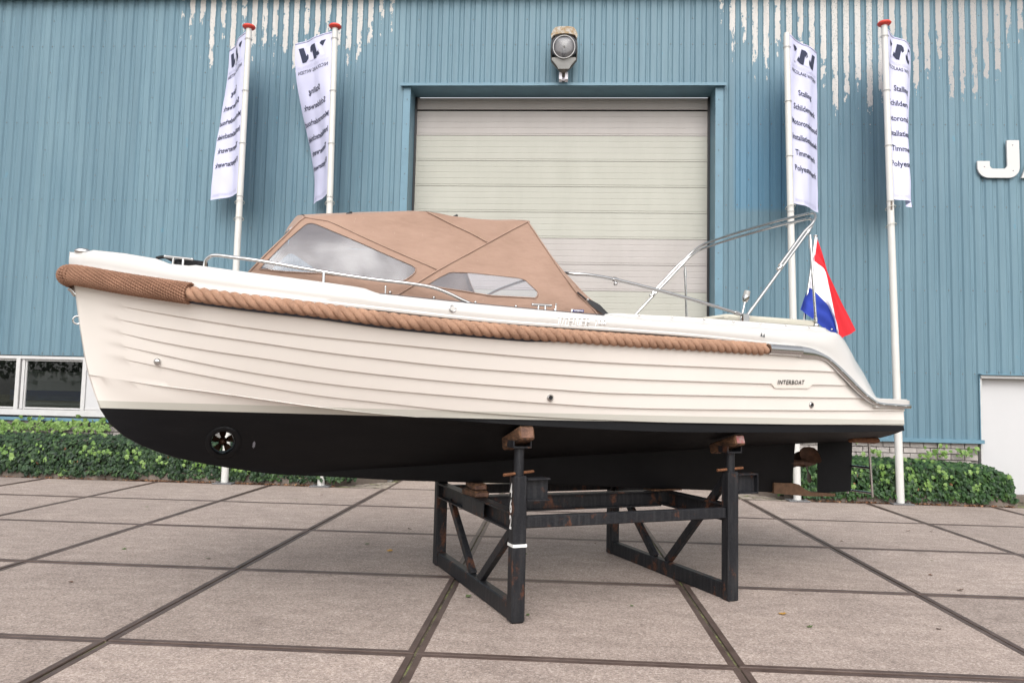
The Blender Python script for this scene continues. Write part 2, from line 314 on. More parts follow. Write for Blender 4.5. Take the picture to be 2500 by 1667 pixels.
M['woodred'] = mat('red_painted_wood_end', (.30, .08, .08), .7, 0, .3, bump=.4, bump_scale=60, col2=(.28, .20, .18), noise_scale=25)
M['pole'] = mat('white_pole', (.62, .612, .585), .35, 0, .4, noise_amt=.06, noise_scale=3)
M['redcap'] = mat('red_pole_cap', (.62, .055, .035), .4)
M['galv'] = mat('galvanised_plate', (.16, .16, .165), .6, .3)
M['cloth'] = mat('banner_cloth', (.62, .62, .80), .8, 0, .1)
M['ink'] = mat('navy_print', (.03, .035, .07), .8); M['inkgrey'] = mat('grey_print', (.54, .54, .66), .8); M['inklight'] = mat('pale_print', (.66, .66, .80), .8)
M['fred'] = mat('flag_red', (.60, .03, .04), .75, 0, .15); M['fwhite'] = mat('flag_white', (.80, .77, .82), .75, 0, .15); M['fblue'] = mat('flag_blue', (.03, .055, .33), .75, 0, .15)
M['door'] = make_door_mat()
M['wdoor'] = mat('white_door', (.52, .518, .525), .45, noise_amt=.03, noise_scale=2, coords='w')
M['frame'] = mat('white_window_frame', (.54, .535, .53), .4, noise_amt=.1, noise_scale=6, coords='w')
M['brick'] = mat('grey_brick', (.46, .42, .395), .85, 0, .3, noise_amt=.2, noise_scale=11, bump=.5, bump_scale=70, coords='w')
M['mortar'] = mat('grey_mortar', (.22, .205, .195), .9, coords='w')
M['kerb'] = mat('kerb_concrete', (.20, .165, .14), .9, 0, .2, noise_amt=.35, noise_scale=5, bump=.5, bump_scale=60, coords='w')
M['paver'] = mat('weathered_paver', (.36, .31, .26), .9, 0, .2, noise_amt=.4, noise_scale=9, bump=.4, bump_scale=60, coords='w')
M['hedgefill'] = mat('dark_hedge_fill', (.03, .024, .018), .95)  # dark colour of the filler box added inside each hedge
M['ivy'] = make_leaf_mat('ivy_leaf', [(0, (.010, .022, .012)), (.35, (.018, .040, .018)), (.75, (.030, .062, .024)), (1, (.050, .095, .030))])
M['ivyR'] = make_leaf_mat('ivy_leaf_green', [(0, (.010, .028, .010)), (.35, (.018, .050, .015)), (.75, (.032, .078, .020)), (1, (.055, .11, .028))])
M['ivynew'] = make_leaf_mat('fresh_ivy_leaf', [(0, (.075, .15, .03)), (.5, (.125, .215, .05)), (1, (.19, .29, .085))], .45)
M['dead'] = make_leaf_mat('dead_leaf', [(0, (.10, .045, .025)), (.5, (.19, .085, .045)), (1, (.30, .17, .09))], .8)
M['leafyel'] = mat('yellow_leaf', (.50, .27, .05), .7); M['leafgrn'] = mat('green_fallen_leaf', (.10, .14, .05), .7); M['leafbr'] = mat('brown_fallen_leaf', (.15, .08, .05), .8)
M['tree'] = make_leaf_mat('tree_leaf', [(0, (.03, .06, .015)), (1, (.08, .13, .03))], .6)
M['bark'] = mat('bark', (.08, .06, .045), .9)
M['dark'] = mat('dark_interior', (.02, .02, .02), .9)
M['lens'] = mat('lamp_lens', (.34, .335, .32), .15, 0, .5)
M['lamprefl'] = mat('lamp_reflector', (.30, .275, .255), .45, .2)
M['lampbody'] = mat('grey_lamp_housing', (.17, .15, .13), .6, noise_amt=.4, noise_scale=12)
M['lampgrey'] = mat('grey_lamp_front', (.17, .165, .155), .5, noise_amt=.15, noise_scale=9)
M['lichen'] = mat('lichen_covered_cap', (.46, .445, .42), .9, 0, .2, bump=.8, bump_scale=60, col2=(.30, .20, .10), noise_scale=22)
M['lampwhite'] = mat('white_bracket', (.74, .72, .78), .5)
M['letter'] = mat('white_letter', (.55, .543, .535), .5)
M['screw'] = mat('screw_head', (.16, .17, .18), .5, .4)
M['badgelight'] = mat('bright_badge', (.70, .70, .70), .28, .6); M['badge'] = mat('dark_chrome_badge', (.20, .21, .21), .2, .9)
M['labelblue'] = mat('blue_label', (.06, .06, .20), .7); M['labelwhite'] = mat('white_label_print', (.82, .82, .86), .7)
M['cord'] = mat('black_rope', (.01, .01, .012), .8, bump=.6, bump_scale=200)
M['ringwire'] = mat('pole_ring', (.55, .54, .48), .4)
M['bandgrey'] = mat('pole_band', (.42, .42, .42), .5)

# ------------------------------------------------------------------ mesh helpers
class MB:
    def __init__(s): s.v = []; s.f = []; s.mi = []
    def add(s, vs_, fs, mi=0):
        o = len(s.v); s.v += [tuple(x) for x in vs_]; s.f += [tuple(i+o for i in f) for f in fs]; s.mi += [mi]*len(fs); return s
    def box(s, c, d, R=None, mi=0):
        hx, hy, hz = d[0]/2, d[1]/2, d[2]/2
        vs_ = [Vector((x, y, z)) for x in (-hx, hx) for y in (-hy, hy) for z in (-hz, hz)]
        if R is not None: vs_ = [R @ x for x in vs_]
        vs_ = [x+Vector(c) for x in vs_]
        return s.add(vs_, [(0, 1, 3, 2), (4, 6, 7, 5), (0, 4, 5, 1), (2, 3, 7, 6), (0, 2, 6, 4), (1, 5, 7, 3)], mi)
    def bbox(s, c, d, b=.004, R=None, mi=0):
        # box with chamfered edges
        bm = bmesh.new(); bmesh.ops.create_cube(bm, size=1)
        for v in bm.verts: v.co = Vector((v.co.x*d[0], v.co.y*d[1], v.co.z*d[2]))
        bmesh.ops.bevel(bm, geom=list(bm.edges), offset=b, segments=1, affect='EDGES')
        vs_ = [(R @ v.co if R is not None else v.co)+Vector(c) for v in bm.verts]
        bm.verts.index_update(); fs = [tuple(v.index for v in f.verts) for f in bm.faces]; bm.free()
        return s.add(vs_, fs, mi)
    def tube(s, pts, r, n=8, cap=True, mi=0):
        pts = [Vector(p) for p in pts]; N = len(pts); rs = r if isinstance(r, (list, tuple)) else [r]*N
        prev = None; vs_ = []
        for i in range(N):
            t = (pts[min(i+1, N-1)]-pts[max(i-1, 0)]).normalized()
            if prev is None:
                a = Vector((0, 0, 1)) if abs(t.z) < .9 else Vector((1, 0, 0)); u = t.cross(a).normalized()
            else:
                u = (prev-t*prev.dot(t)).normalized()
            prev = u; w = t.cross(u)
            for k in range(n):
                an = 2*PI*k/n; vs_.append(pts[i]+(u*math.cos(an)+w*math.sin(an))*rs[i])
        fs = [(i*n+k, i*n+(k+1) % n, (i+1)*n+(k+1) % n, (i+1)*n+k) for i in range(N-1) for k in range(n)]
        if cap: fs += [tuple(range(n-1, -1, -1)), tuple((N-1)*n+k for k in range(n))]
        return s.add(vs_, fs, mi)
    def grid(s, rows, mi=0, closed=False, mif=None):
        nr, nc = len(rows), len(rows[0]); vs_ = [p for r in rows for p in r]
        fs = []; ms = []
        for i in range(nr-1):
            for j in range(nc if closed else nc-1):
                j2 = (j+1) % nc; fs.append((i*nc+j, i*nc+j2, (i+1)*nc+j2, (i+1)*nc+j)); ms.append(mif(i, j) if mif else mi)
        o = len(s.v); s.v += [tuple(x) for x in vs_]; s.f += [tuple(q+o for q in f) for f in fs]; s.mi += ms; return s
    def prism(s, poly, z0, z1, fn=None, mi=0):
        fn = fn or (lambda x, y, z: (x, y, z)); n = len(poly)
        vs_ = [fn(x, y, z0) for x, y in poly]+[fn(x, y, z1) for x, y in poly]
        fs = [tuple(range(n-1, -1, -1)), tuple(range(n, 2*n))]+[(i, (i+1) % n, n+(i+1) % n, n+i) for i in range(n)]
        return s.add(vs_, fs, mi)
    def sphere(s, c, r, n=8, m=5, sc=(1, 1, 1), mi=0, R=None):
        vs_ = []; 
        for i in range(m+1):
            th = PI*i/m
            for k in range(n):
                q = Vector((r*sc[0]*math.sin(th)*math.cos(2*PI*k/n), r*sc[1]*math.sin(th)*math.sin(2*PI*k/n), r*sc[2]*math.cos(th)))
                if R is not None: q = R @ q
                vs_.append(q+Vector(c))
        fs = [(i*n+k, (i+1)*n+k, (i+1)*n+(k+1) % n, i*n+(k+1) % n) for i in range(m) for k in range(n)]
        return s.add(vs_, fs, mi)
    def mesh(s, name, mats, smooth=None, clean=False):
        me = bpy.data.meshes.new(name); me.from_pydata(s.v, [], s.f)
        for m_ in (mats if isinstance(mats, (list, tuple)) else [mats]): me.materials.append(m_)
        me.polygons.foreach_set('material_index', s.mi)
        if clean:
            bm = bmesh.new(); bm.from_mesh(me); bmesh.ops.remove_doubles(bm, verts=bm.verts, dist=2e-4); bmesh.ops.dissolve_degenerate(bm, dist=1e-5, edges=bm.edges)
            bmesh.ops.recalc_face_normals(bm, faces=bm.faces); bm.to_mesh(me); bm.free()
        if smooth is not None:
            me.polygons.foreach_set('use_smooth', [True]*len(me.polygons))
            if smooth < 180: me.set_sharp_from_angle(angle=math.radians(smooth))
        me.update(); return me
    def build(s, name, mats, parent=None, smooth=None, clean=False):
        return link(name, s.mesh(name, mats, smooth, clean), parent)
def link(name, me, parent=None, loc=None, rot=None):
    o = bpy.data.objects.new(name, me); COL.objects.link(o); o.parent = parent
    if loc is not None: o.location = loc
    if rot is not None: o.rotation_euler = rot
    return o
def tag(o, label=None, cat=None, group=None, kind=None):
    if label: o['label'] = label
    if cat: o['category'] = cat
    if group: o['group'] = group
    if kind: o['kind'] = kind
    return o
def thing(name, label, cat, loc=(0, 0, 0), rotz=0, group=None):
    o = bpy.data.objects.new(name, None); COL.objects.link(o); o.location = loc; o.rotation_euler = (0, 0, rotz); o.empty_display_size = .2
    return tag(o, label, cat, group)
def smoothpath(pts, n=8):
    pts = [Vector(p) for p in pts]; out = []
    for i in range(len(pts)-1):
        p0, p1, p2, p3 = pts[max(i-1, 0)], pts[i], pts[i+1], pts[min(i+2, len(pts)-1)]
        for k in range(n):
            t = k/n
            out.append(.5*((2*p1)+(p2-p0)*t+(2*p0-5*p1+4*p2-p3)*t*t+(3*p1-p0-3*p2+p3)*t**3))
    out.append(pts[-1]); return out
def resample(pts, step=None, n=None):
    pts = [Vector(p) for p in pts]; L = [0]
    for a, b_ in zip(pts, pts[1:]): L.append(L[-1]+(b_-a).length)
    n = n or max(2, int(L[-1]/step)+1); out = []; j = 0
    for i in range(n):
        d = L[-1]*i/(n-1)
        while j < len(L)-2 and L[j+1] < d: j += 1
        seg = L[j+1]-L[j]; out.append(pts[j].lerp(pts[j+1], (d-L[j])/seg if seg > 1e-9 else 0))
    return out
def pch(x, y):
    h = [b_-a for a, b_ in zip(x, x[1:])]; d = [(b_-a)/q for a, b_, q in zip(y, y[1:], h)]
    m_ = [d[0]]
    for i in range(1, len(x)-1):
        if d[i-1]*d[i] > 0:
            w1 = 2*h[i]+h[i-1]; w2 = h[i]+2*h[i-1]; m_.append((w1+w2)/(w1/d[i-1]+w2/d[i]))
        else: m_.append(0)
    m_.append(d[-1])
    def f(q):
        if q <= x[0]: return y[0]
        if q >= x[-1]: return y[-1]
        i = 0
        while x[i+1] < q: i += 1
        u = (q-x[i])/h[i]
        return (2*u**3-3*u**2+1)*y[i]+(u**3-2*u**2+u)*h[i]*m_[i]+(-2*u**3+3*u**2)*y[i+1]+(u**3-u**2)*h[i]*m_[i+1]
    return f
def sm(x): x = max(0, min(1, x)); return x*x*(3-2*x)
def text2d(s_, size, spacing=1.0, bold=0.0, shear=0.0, align='CENTER'):
    cu = bpy.data.curves.new('t', 'FONT'); cu.body = s_; cu.size = size; cu.align_x = align; cu.space_character = spacing; cu.offset = bold; cu.shear = shear; cu.resolution_u = 2
    ob = bpy.data.objects.new('t', cu); COL.objects.link(ob)
    dg = bpy.context.evaluated_depsgraph_get(); me = bpy.data.meshes.new_from_object(ob.evaluated_get(dg))
    v = [(p.co.x, p.co.y) for p in me.vertices]; f = [tuple(p.vertices) for p in me.polygons]
    bpy.data.objects.remove(ob); bpy.data.curves.remove(cu); bpy.data.meshes.remove(me)
    return v, f
# ------------------------------------------------------------------ ground: square concrete slabs edged in angle steel
ground = MB().add([(-90, -90, -.009), (90, -90, -.009), (90, 90, -.009), (-90, 90, -.009)], [(0, 1, 2, 3)]).build('ground', M['joint'])
tag(ground, 'yard paved with square concrete slabs and mossy joints', 'ground', kind='structure')
E_W = .043; HS = .9925
slab_me = MB().box((0, 0, -.065), (2*(HS-E_W), 2*(HS-E_W), .13)).mesh('paving_slab', M['slab'])
fr = MB()
def frame_ring(mb, a, b_, z1, z0, ch=.004):
    o = [(-1, -1), (1, -1), (1, 1), (-1, 1)]
    rows = [[(x*b_, y*b_, z0) for x, y in o], [(x*b_, y*b_, z1-ch) for x, y in o], [(x*(b_-ch), y*(b_-ch), z1) for x, y in o], [(x*a, y*a, z1) for x, y in o], [(x*a, y*a, z1-.02) for x, y in o]]
    mb.grid(rows, closed=True)
frame_ring(fr, HS-E_W-.0005, HS, .0022, -.12)
frame_me = fr.mesh('steel_edge', M['edge'])
rs = random.Random(3)
def slab(x, y, sx=1, sy=1):
    z = rs.uniform(-.003, .003)
    s_ = link('paving_slab', slab_me, ground, (x, y, z), (rs.uniform(-.0012, .0012), rs.uniform(-.0012, .0012), 0)); s_.scale = (sx, sy, 1)
    f_ = link('steel_edge', frame_me, s_)
for i in range(-6, 8):
    for j in range(-4, 4):
        slab(2*i+1+rs.uniform(-.004, .004), 2*j+1+rs.uniform(-.004, .004))
for i in range(0, 3): slab(2*i+1, 8.62, 1, .62)
# old pavers filling the corners between the slabs and the ivy beds
pv = MB().bbox((0, 0, -.03), (.098, .198, .06), .006).mesh('paver', M['paver'])
for (cx, sgn) in ((-.02, -1), (6.04, 1)):
    for a in range(5):
        for c_ in range(10):
            x = cx+sgn*(.09+a*.205); y = 8.07+c_*.105
            if abs(x-cx) < 1.0-(c_*.105)*.95 and y < 8.98:
                p_ = link('paver', pv, ground, (x+rs.uniform(-.006, .006), y, -.004+rs.uniform(-.006, .004)), (rs.uniform(-.02, .02), rs.uniform(-.02, .02), PI/2+rs.uniform(-.03, .03)))

# ------------------------------------------------------------------ warehouse
bld = thing('warehouse', 'blue corrugated steel warehouse with a tall cream sectional door', 'building', (0, 9, 0))
WY = 9.0; PITCH = .208; PH = -7.585; EAVE = 9.24
def clad(name, x0, x1, z0, z1):
    mb = MB(); xs = []
    k = math.floor((x0-PH)/PITCH)-1
    while PH+k*PITCH < x1+PITCH:
        c = PH+k*PITCH                                   # valley centre
        for dx, dy in ((-.027, 0), (-.004, 0), (0, -.0025), (.004, 0), (.027, 0), (.053, -.025), (.100, -.025), (.104, -.0238), (.108, -.025), (.155, -.025)):
            xs.append((c+dx, dy))
        k += 1
    pr = [q for q in xs if x0 < q[0] < x1]
    if not pr: return
    def yat(x):
        for (xa, ya), (xb_, yb_) in zip(xs, xs[1:]):
            if xa <= x <= xb_: return ya+(yb_-ya)*(x-xa)/max(1e-9, xb_-xa)
        return 0
    pr = [(x0, yat(x0))]+pr+[(x1, yat(x1))]
    zs = [z0+(z1-z0)*i/6 for i in range(7)]
    mb.grid([[(x, y, z) for x, y in pr] for z in zs])
    return mb.build(name, M['clad'], bld)
clad('wall_cladding', -14.0, -4.1, 2.19, EAVE); clad('wall_cladding', -4.1, -.10, .99, EAVE)
clad('wall_cladding', -.10, 5.86, 7.485, EAVE); clad('wall_cladding', 5.86, 10.352, .99, EAVE); clad('wall_cladding', 10.352, 15, 2.19, EAVE)
# dark backing, roof edge
e = MB(); e.box((.5, -.05, EAVE+.012), (29, .14, .05)); e.build('eaves_flashing', M['trim'], bld)
e = MB(); e.box((.5, -.12, EAVE+.115), (29, .26, .22)); e.build('gutter', M['soffit'], bld)
MB().box((.5, 2.5, EAVE+.2), (29, 5, .1)).build('roof', M['soffit'], bld)
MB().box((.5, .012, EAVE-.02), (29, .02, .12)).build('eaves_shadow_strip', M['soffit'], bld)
# back wall of the dark hall behind the sheeting (keeps daylight out)
MB().box((.5, 6.0, 4.6), (29, .1, 9.3)).build('rear_wall', M['dark'], bld)
MB().box((-4.5, .9, 5.75), (9.0, .05, 7.0)).build('inner_lining', M['dark'], bld)
MB().box((10.4, .9, 4.6), (9.2, .05, 9.2)).build('inner_lining', M['dark'], bld)
# screws: one in every valley along the rails, and up the sheet joints
sw = MB()
def screw(x, z, y=-.003): sw.sphere((x, y, z), .0125, 6, 3, (1, .75, 1))
k0 = int((-9-PH)/PITCH)-1
for k in range(k0, k0+110):
    x = PH+k*PITCH+random.uniform(-.008, .008)
    ing = -.05 < x < 5.8
    for z in (8.28, 6.745, 5.22, 3.69, 2.24 if (x > 10.35 or x < -4.1) else 2.2):
        if ing and z < 7.5: continue
        screw(x, z+random.uniform(-.006, .006))
    if ing: screw(x, 7.535)
    elif x > 10.35 or x < -4.2: screw(x, 2.215)
    else: screw(x, 1.02)
    if k % 5 == 2 and not ing:
        for z in (8.8, 7.75, 7.25, 6.2, 5.7, 4.7, 4.2, 3.1): screw(x, z)
    if k % 5 == 2 and ing: screw(x, 8.78)
tag(sw.build('screw_heads', M['screw'], bld, 180), kind='stuff')
# big door opening: header and jamb trims, black seals, sectional door
h = MB(); h.box((2.865, -.055, 7.478), (6.10, .13, .022)); h.box((2.865, -.112, 7.462), (6.10, .014, .05)); h.build('header_flashing', M['trim'], bld)
MB().box((2.865, .235, 7.462), (5.86, .54, .012)).build('door_soffit', M['trim'], bld)
for sx, x in ((-1, -.005), (1, 5.735)):
    j = MB(); j.box((x+sx*.066, -.030, 4.17), (.132, .012, 6.6)); j.box((x, .24, 4.17), (.012, .56, 6.6)); j.build('door_jamb', M['trim'], bld)
    MB().box((x-sx*.028, .455, 3.72), (.042, .03, 7.44)).build('rubber_seal', M['blackplastic'], bld)
jm = MB()
for z in [7.2-.48*i for i in range(13)]:
    for x in (-.06, 5.79): jm.sphere((x, -.038, z), .011, 6, 3)
tag(jm.build('screw_heads', M['screw'], bld, 180), kind='stuff')
gd = MB().box((2.865, .56, 3.72), (5.72, .03, 7.44)).build('sectional_door', M['dark'], bld)
def door_panel(z0, z1, ribs):
    mb = MB(); pr = []
    hgt = z1-z0; n = ribs
    pr.append((.007, z0+.002)); pr.append((0, z0+.007)); pr.append((0, z0+.028)); pr.append((.006, z0+.034)); pr.append((.006, z0+.040)); pr.append((0, z0+.046))
    for i in range(1, n):
        zc = z0+.04+(hgt-.04)*i/n
        pr += [(0, zc-.010), (.003, zc-.004), (.003, zc+.004), (0, zc+.010)]
    pr += [(0, z1-.006), (.007, z1-.0015)]
    mb.grid([[(.012, .485+y, z) for y, z in pr], [(5.718, .485+y, z) for y, z in pr]])
    o = mb.build('door_panel', M['door'], gd); return o
zt_ = 7.19
for i in range(15):
    z1 = zt_-.505*i-(.012 if i == 0 else 0); z0 = zt_-.505*(i+1)
    if z1 < .02: break
    door_panel(max(z0, .01), z1, 4)
door_panel(7.205, 7.44, 2)
# sill flashing, brick plinth
for x0, x1 in ((-14, -.10), (5.86, 10.39)):
    s_ = MB(); cx = (x0+x1)/2; w = x1-x0
    s_.box((cx, -.03, 1.035 if x0 > 0 else .985), (w, .16, .012)); s_.box((cx, -.112, 1.006 if x0 > 0 else .985), (w, .014, .06))
    s_.build('sill_flashing', M['trim'], bld)
bw_me = MB().bbox((0, 0, 0), (.222, .09, .088), .004).mesh('brick', M['brick'])
for x0, x1 in ((-9.2, -.12), (5.88, 10.34)):
    pl = MB().box(((x0+x1)/2-(2.3 if x0 < 0 else 0), .10, .47), (x1-x0+(4.6 if x0 < 0 else 0), .16, .98)).build('brick_plinth', M['mortar'], bld)
    for r in range(4):
        z = .925-.102*r; off = .117 if r % 2 else 0
        n = int((x1-x0)/.234)
        for c_ in range(n):
            xx = x0+.117+off+c_*.234
            if x0 < 0 and xx > -4.0: continue
            if xx+.11 > x1: continue
            link('brick', bw_me, pl, (xx, .018+random.uniform(-.003, .003), z), (0, 0, random.uniform(-.004, .004)))
# strip window on the left with the dim hall behind it
win = MB().box((-9.0, .02, 2.145), (9.8, .09, .055)).build('strip_window', M['frame'], bld)
MB().box((-9.0, .02, 1.105), (9.8, .10, .11)).build('window_sill', M['frame'], win)
for x in (-11.6, -9.4, -7.40, -6.085):
    MB().box((x, .02, 1.64), (.075, .09, .955)).build('mullion', M['frame'], win)
MB().box((-7.315, .035, 1.64), (.055, .06, .94)).build('mullion', M['frame'], win)
for x0, x1 in ((-11.56, -9.44), (-9.36, -7.44), (-7.285, -6.125)):
    MB().box(((x0+x1)/2, .06, 1.63), (x1-x0, .008, .96)).build('pane', M['glass'], win)
    b_ = MB()
    for z in (1.185, 2.095): b_.box(((x0+x1)/2, .045, z), (x1-x0, .03, .028))
    for x in (x0+.012, x1-.012): b_.box((x, .045, 1.64), (.024, .029, .88))
    b_.build('glazing_bead', M['frame'], win)
MB().box((-5.08, .03, 1.63), (1.93, .05, .95)).build('window_panel', M['wdoor'], win)
MB().box((-5.08, .0, 1.19), (1.93, .012, .03)).build('panel_bead', M['frame'], win)
MB().box((-9.0, .9, .5), (10, 1.7, .05)).build('hall_floor', M['dark'], bld)
# a stored boat inside the hall, seen dimly through the glass
ib = thing('stored_boat', 'dim white hull with registration letters behind the left window', 'boat', (-6.7, 10.9, 0))
hb = MB(); hb.grid([[(-2.2, 0, 1.95), (.5, 0, 1.87), (1.3, .2, 1.90)], [(-2.2, 0, 1.72), (.5, 0, 1.70), (1.2, .2, 1.72)], [(-2.2, .2, 1.2), (.4, .2, 1.2), (1.0, .3, 1.25)], [(-2.2, .6, .8), (.2, .6, .8), (.8, .6, .9)]])
hb.build('hull', mat('stored_hull_white', (.55, .55, .52), .4), ib)
MB().box((-.6, .05, 1.40), (3.4, .02, .22)).build('blue_stripe', mat('stored_hull_blue', (.03, .06, .16), .4), ib)
tv, tf = text2d('1-YY-C20', .2, 1.05, .006, .15)
MB().add([(x-.12, -.012, z+1.72) for x, z in tv], tf).build('registration_letters', M['blackplastic'], ib)
MB().box((0, -.3, 1.27), (.55, .2, .3)).build('engine_cover', mat('dark_cover', (.02, .02, .025), .3), ib)
# plain white door on the right
wd = MB().box((11.95, .12, 1.07), (3.10, .05, 2.12)).build('side_door', M['wdoor'], bld)
d_ = MB(); d_.box((12.0, .02, 2.155), (3.26, .20, .05)); d_.build('door_header', M['frame'], wd)
d_ = MB(); d_.box((10.385, .04, 1.07), (.035, .16, 2.13)); d_.build('door_frame', M['frame'], wd)
MB().box((12.0, -.06, 2.195), (3.3, .14, .02)).build('door_flashing', M['trim'], wd)
MB().box((10.362, -.02, 1.6), (.014, .06, 1.18)).build('corner_flashing', M['trim'], bld)
for z in (.35, 1.1, 1.8): MB().tube([(10.425, .088, z-.05), (10.425, .088, z+.05)], .012, 6).build('hinge', M['brushed'], wd)
MB().box((12.0, -.1, .05), (3.2, .30, .10)).build('door_step', M['kerb'], bld)

# white sign letters
def letter(name, label, polys, loc, t=.035):
    mb = MB()
    for poly in polys: mb.prism(poly, 0, -t, lambda x, y, z: (x, z, y))
    o = mb.build(name, M['letter']); o.location = loc; tag(o, label, 'sign letter', 'letters on the warehouse wall'); return o
def arc(cx, cy, r, a0, a1, n=10): return [(cx+r*math.cos(math.radians(a0+(a1-a0)*i/n)), cy+r*math.sin(math.radians(a0+(a1-a0)*i/n))) for i in range(n+1)]
jp = [(.52, .69), (.735, .69)]+arc(.535, .20, .20, 0, -90)+arc(.20, .20, .20, -90, -180)+[(0, .305), (.215, .305)]+arc(.285, .235, .07, 180, 270)+arc(.45, .235, .07, -90, 0)
jo = letter('sign_letter', 'big white letter J fixed to the blue wall', [jp], (10.385, 8.945, 5.735))
for x, z in ((.62, .6), (.12, .2), (.62, .13)): MB().sphere((x, -.037, z), .01, 6, 3).build('fixing_screw', M['screw'], jo)
letter('sign_letter', 'white letter A cut by the right picture edge', [[(0, 0), (.215, 0), (.27, .14), (.52, .14), (.60, 0), (.82, 0), (.53, .69), (.28, .69)]], (11.145, 8.945, 5.735))

# ------------------------------------------------------------------ kerbs and ivy beds
def kerb(x0, x1, ends, label):
    kr = thing('kerb', label, 'kerb', ((x0+x1)/2, 8.12, 0)); mx = (x0+x1)/2
    n = max(1, round((x1-x0)/1.0)); w = (x1-x0)/n
    me = MB().bbox((0, 0, .06), (w-.006, .08, .20), .010).mesh('kerb_stone', M['kerb'])
    for i in range(n): link('kerb_stone', me, kr, (x0+w*(i+.5)-mx, random.uniform(-.004, .004), random.uniform(-.012, .006)), (0, 0, random.uniform(-.006, .006)))
    for xe, xe2, ye in ends:
        L = math.hypot(xe2-xe, ye-8.12); a = math.atan2(ye-8.12, xe2-xe)
        m2 = MB().bbox((0, 0, .06), (L, .08, .20), .010).mesh('kerb_stone', M['kerb'])
        link('kerb_stone', m2, kr, ((xe+xe2)/2-mx, (ye-8.12)/2, -.005), (0, 0, a))
    return kr
kerb(-13.0, -1.0, [(-1.0, -.2, 8.95)], 'low concrete kerb along the ivy bed left of the tall door')
kerb(7.0, 10.45, [(7.0, 6.2, 8.95), (10.42, 10.46, 8.85)], 'low concrete kerb along the ivy bed right of the tall door')
LEAF = [(0, -.5), (.20, -.40), (.52, -.18), (.30, .02), (.36, .34), (.10, .28), (0, .62), (-.10, .28), (-.36, .34), (-.30, .02), (-.52, -.18), (-.20, -.40)]
LEAFS = [(0, -.5), (.45, -.25), (.30, .12), (0, .6), (-.30, .12), (-.45, -.25)]
def add_leaf(mb, p, nrm, size, rnd, simple=True, droop=.25):
    nrm = nrm.normalized(); dn = Vector((rnd.uniform(-.7, .7), 0, -1)); dn = (dn-nrm*dn.dot(nrm))
    if dn.length < 1e-3: dn = Vector((1, 0, 0))
    dn.normalize(); sd = dn.cross(nrm)
    sh = LEAFS if simple else LEAF
    vs_ = [p+nrm*size*.06]+[p+sd*(x*size)+dn*(y*size)-nrm*(size*droop*(abs(x)*.8+max(y, 0)*.5)) for x, y in sh]
    n = len(sh)
    mb.add(vs_, [(0, 1+i, 1+(i+1) % n) for i in range(n)])
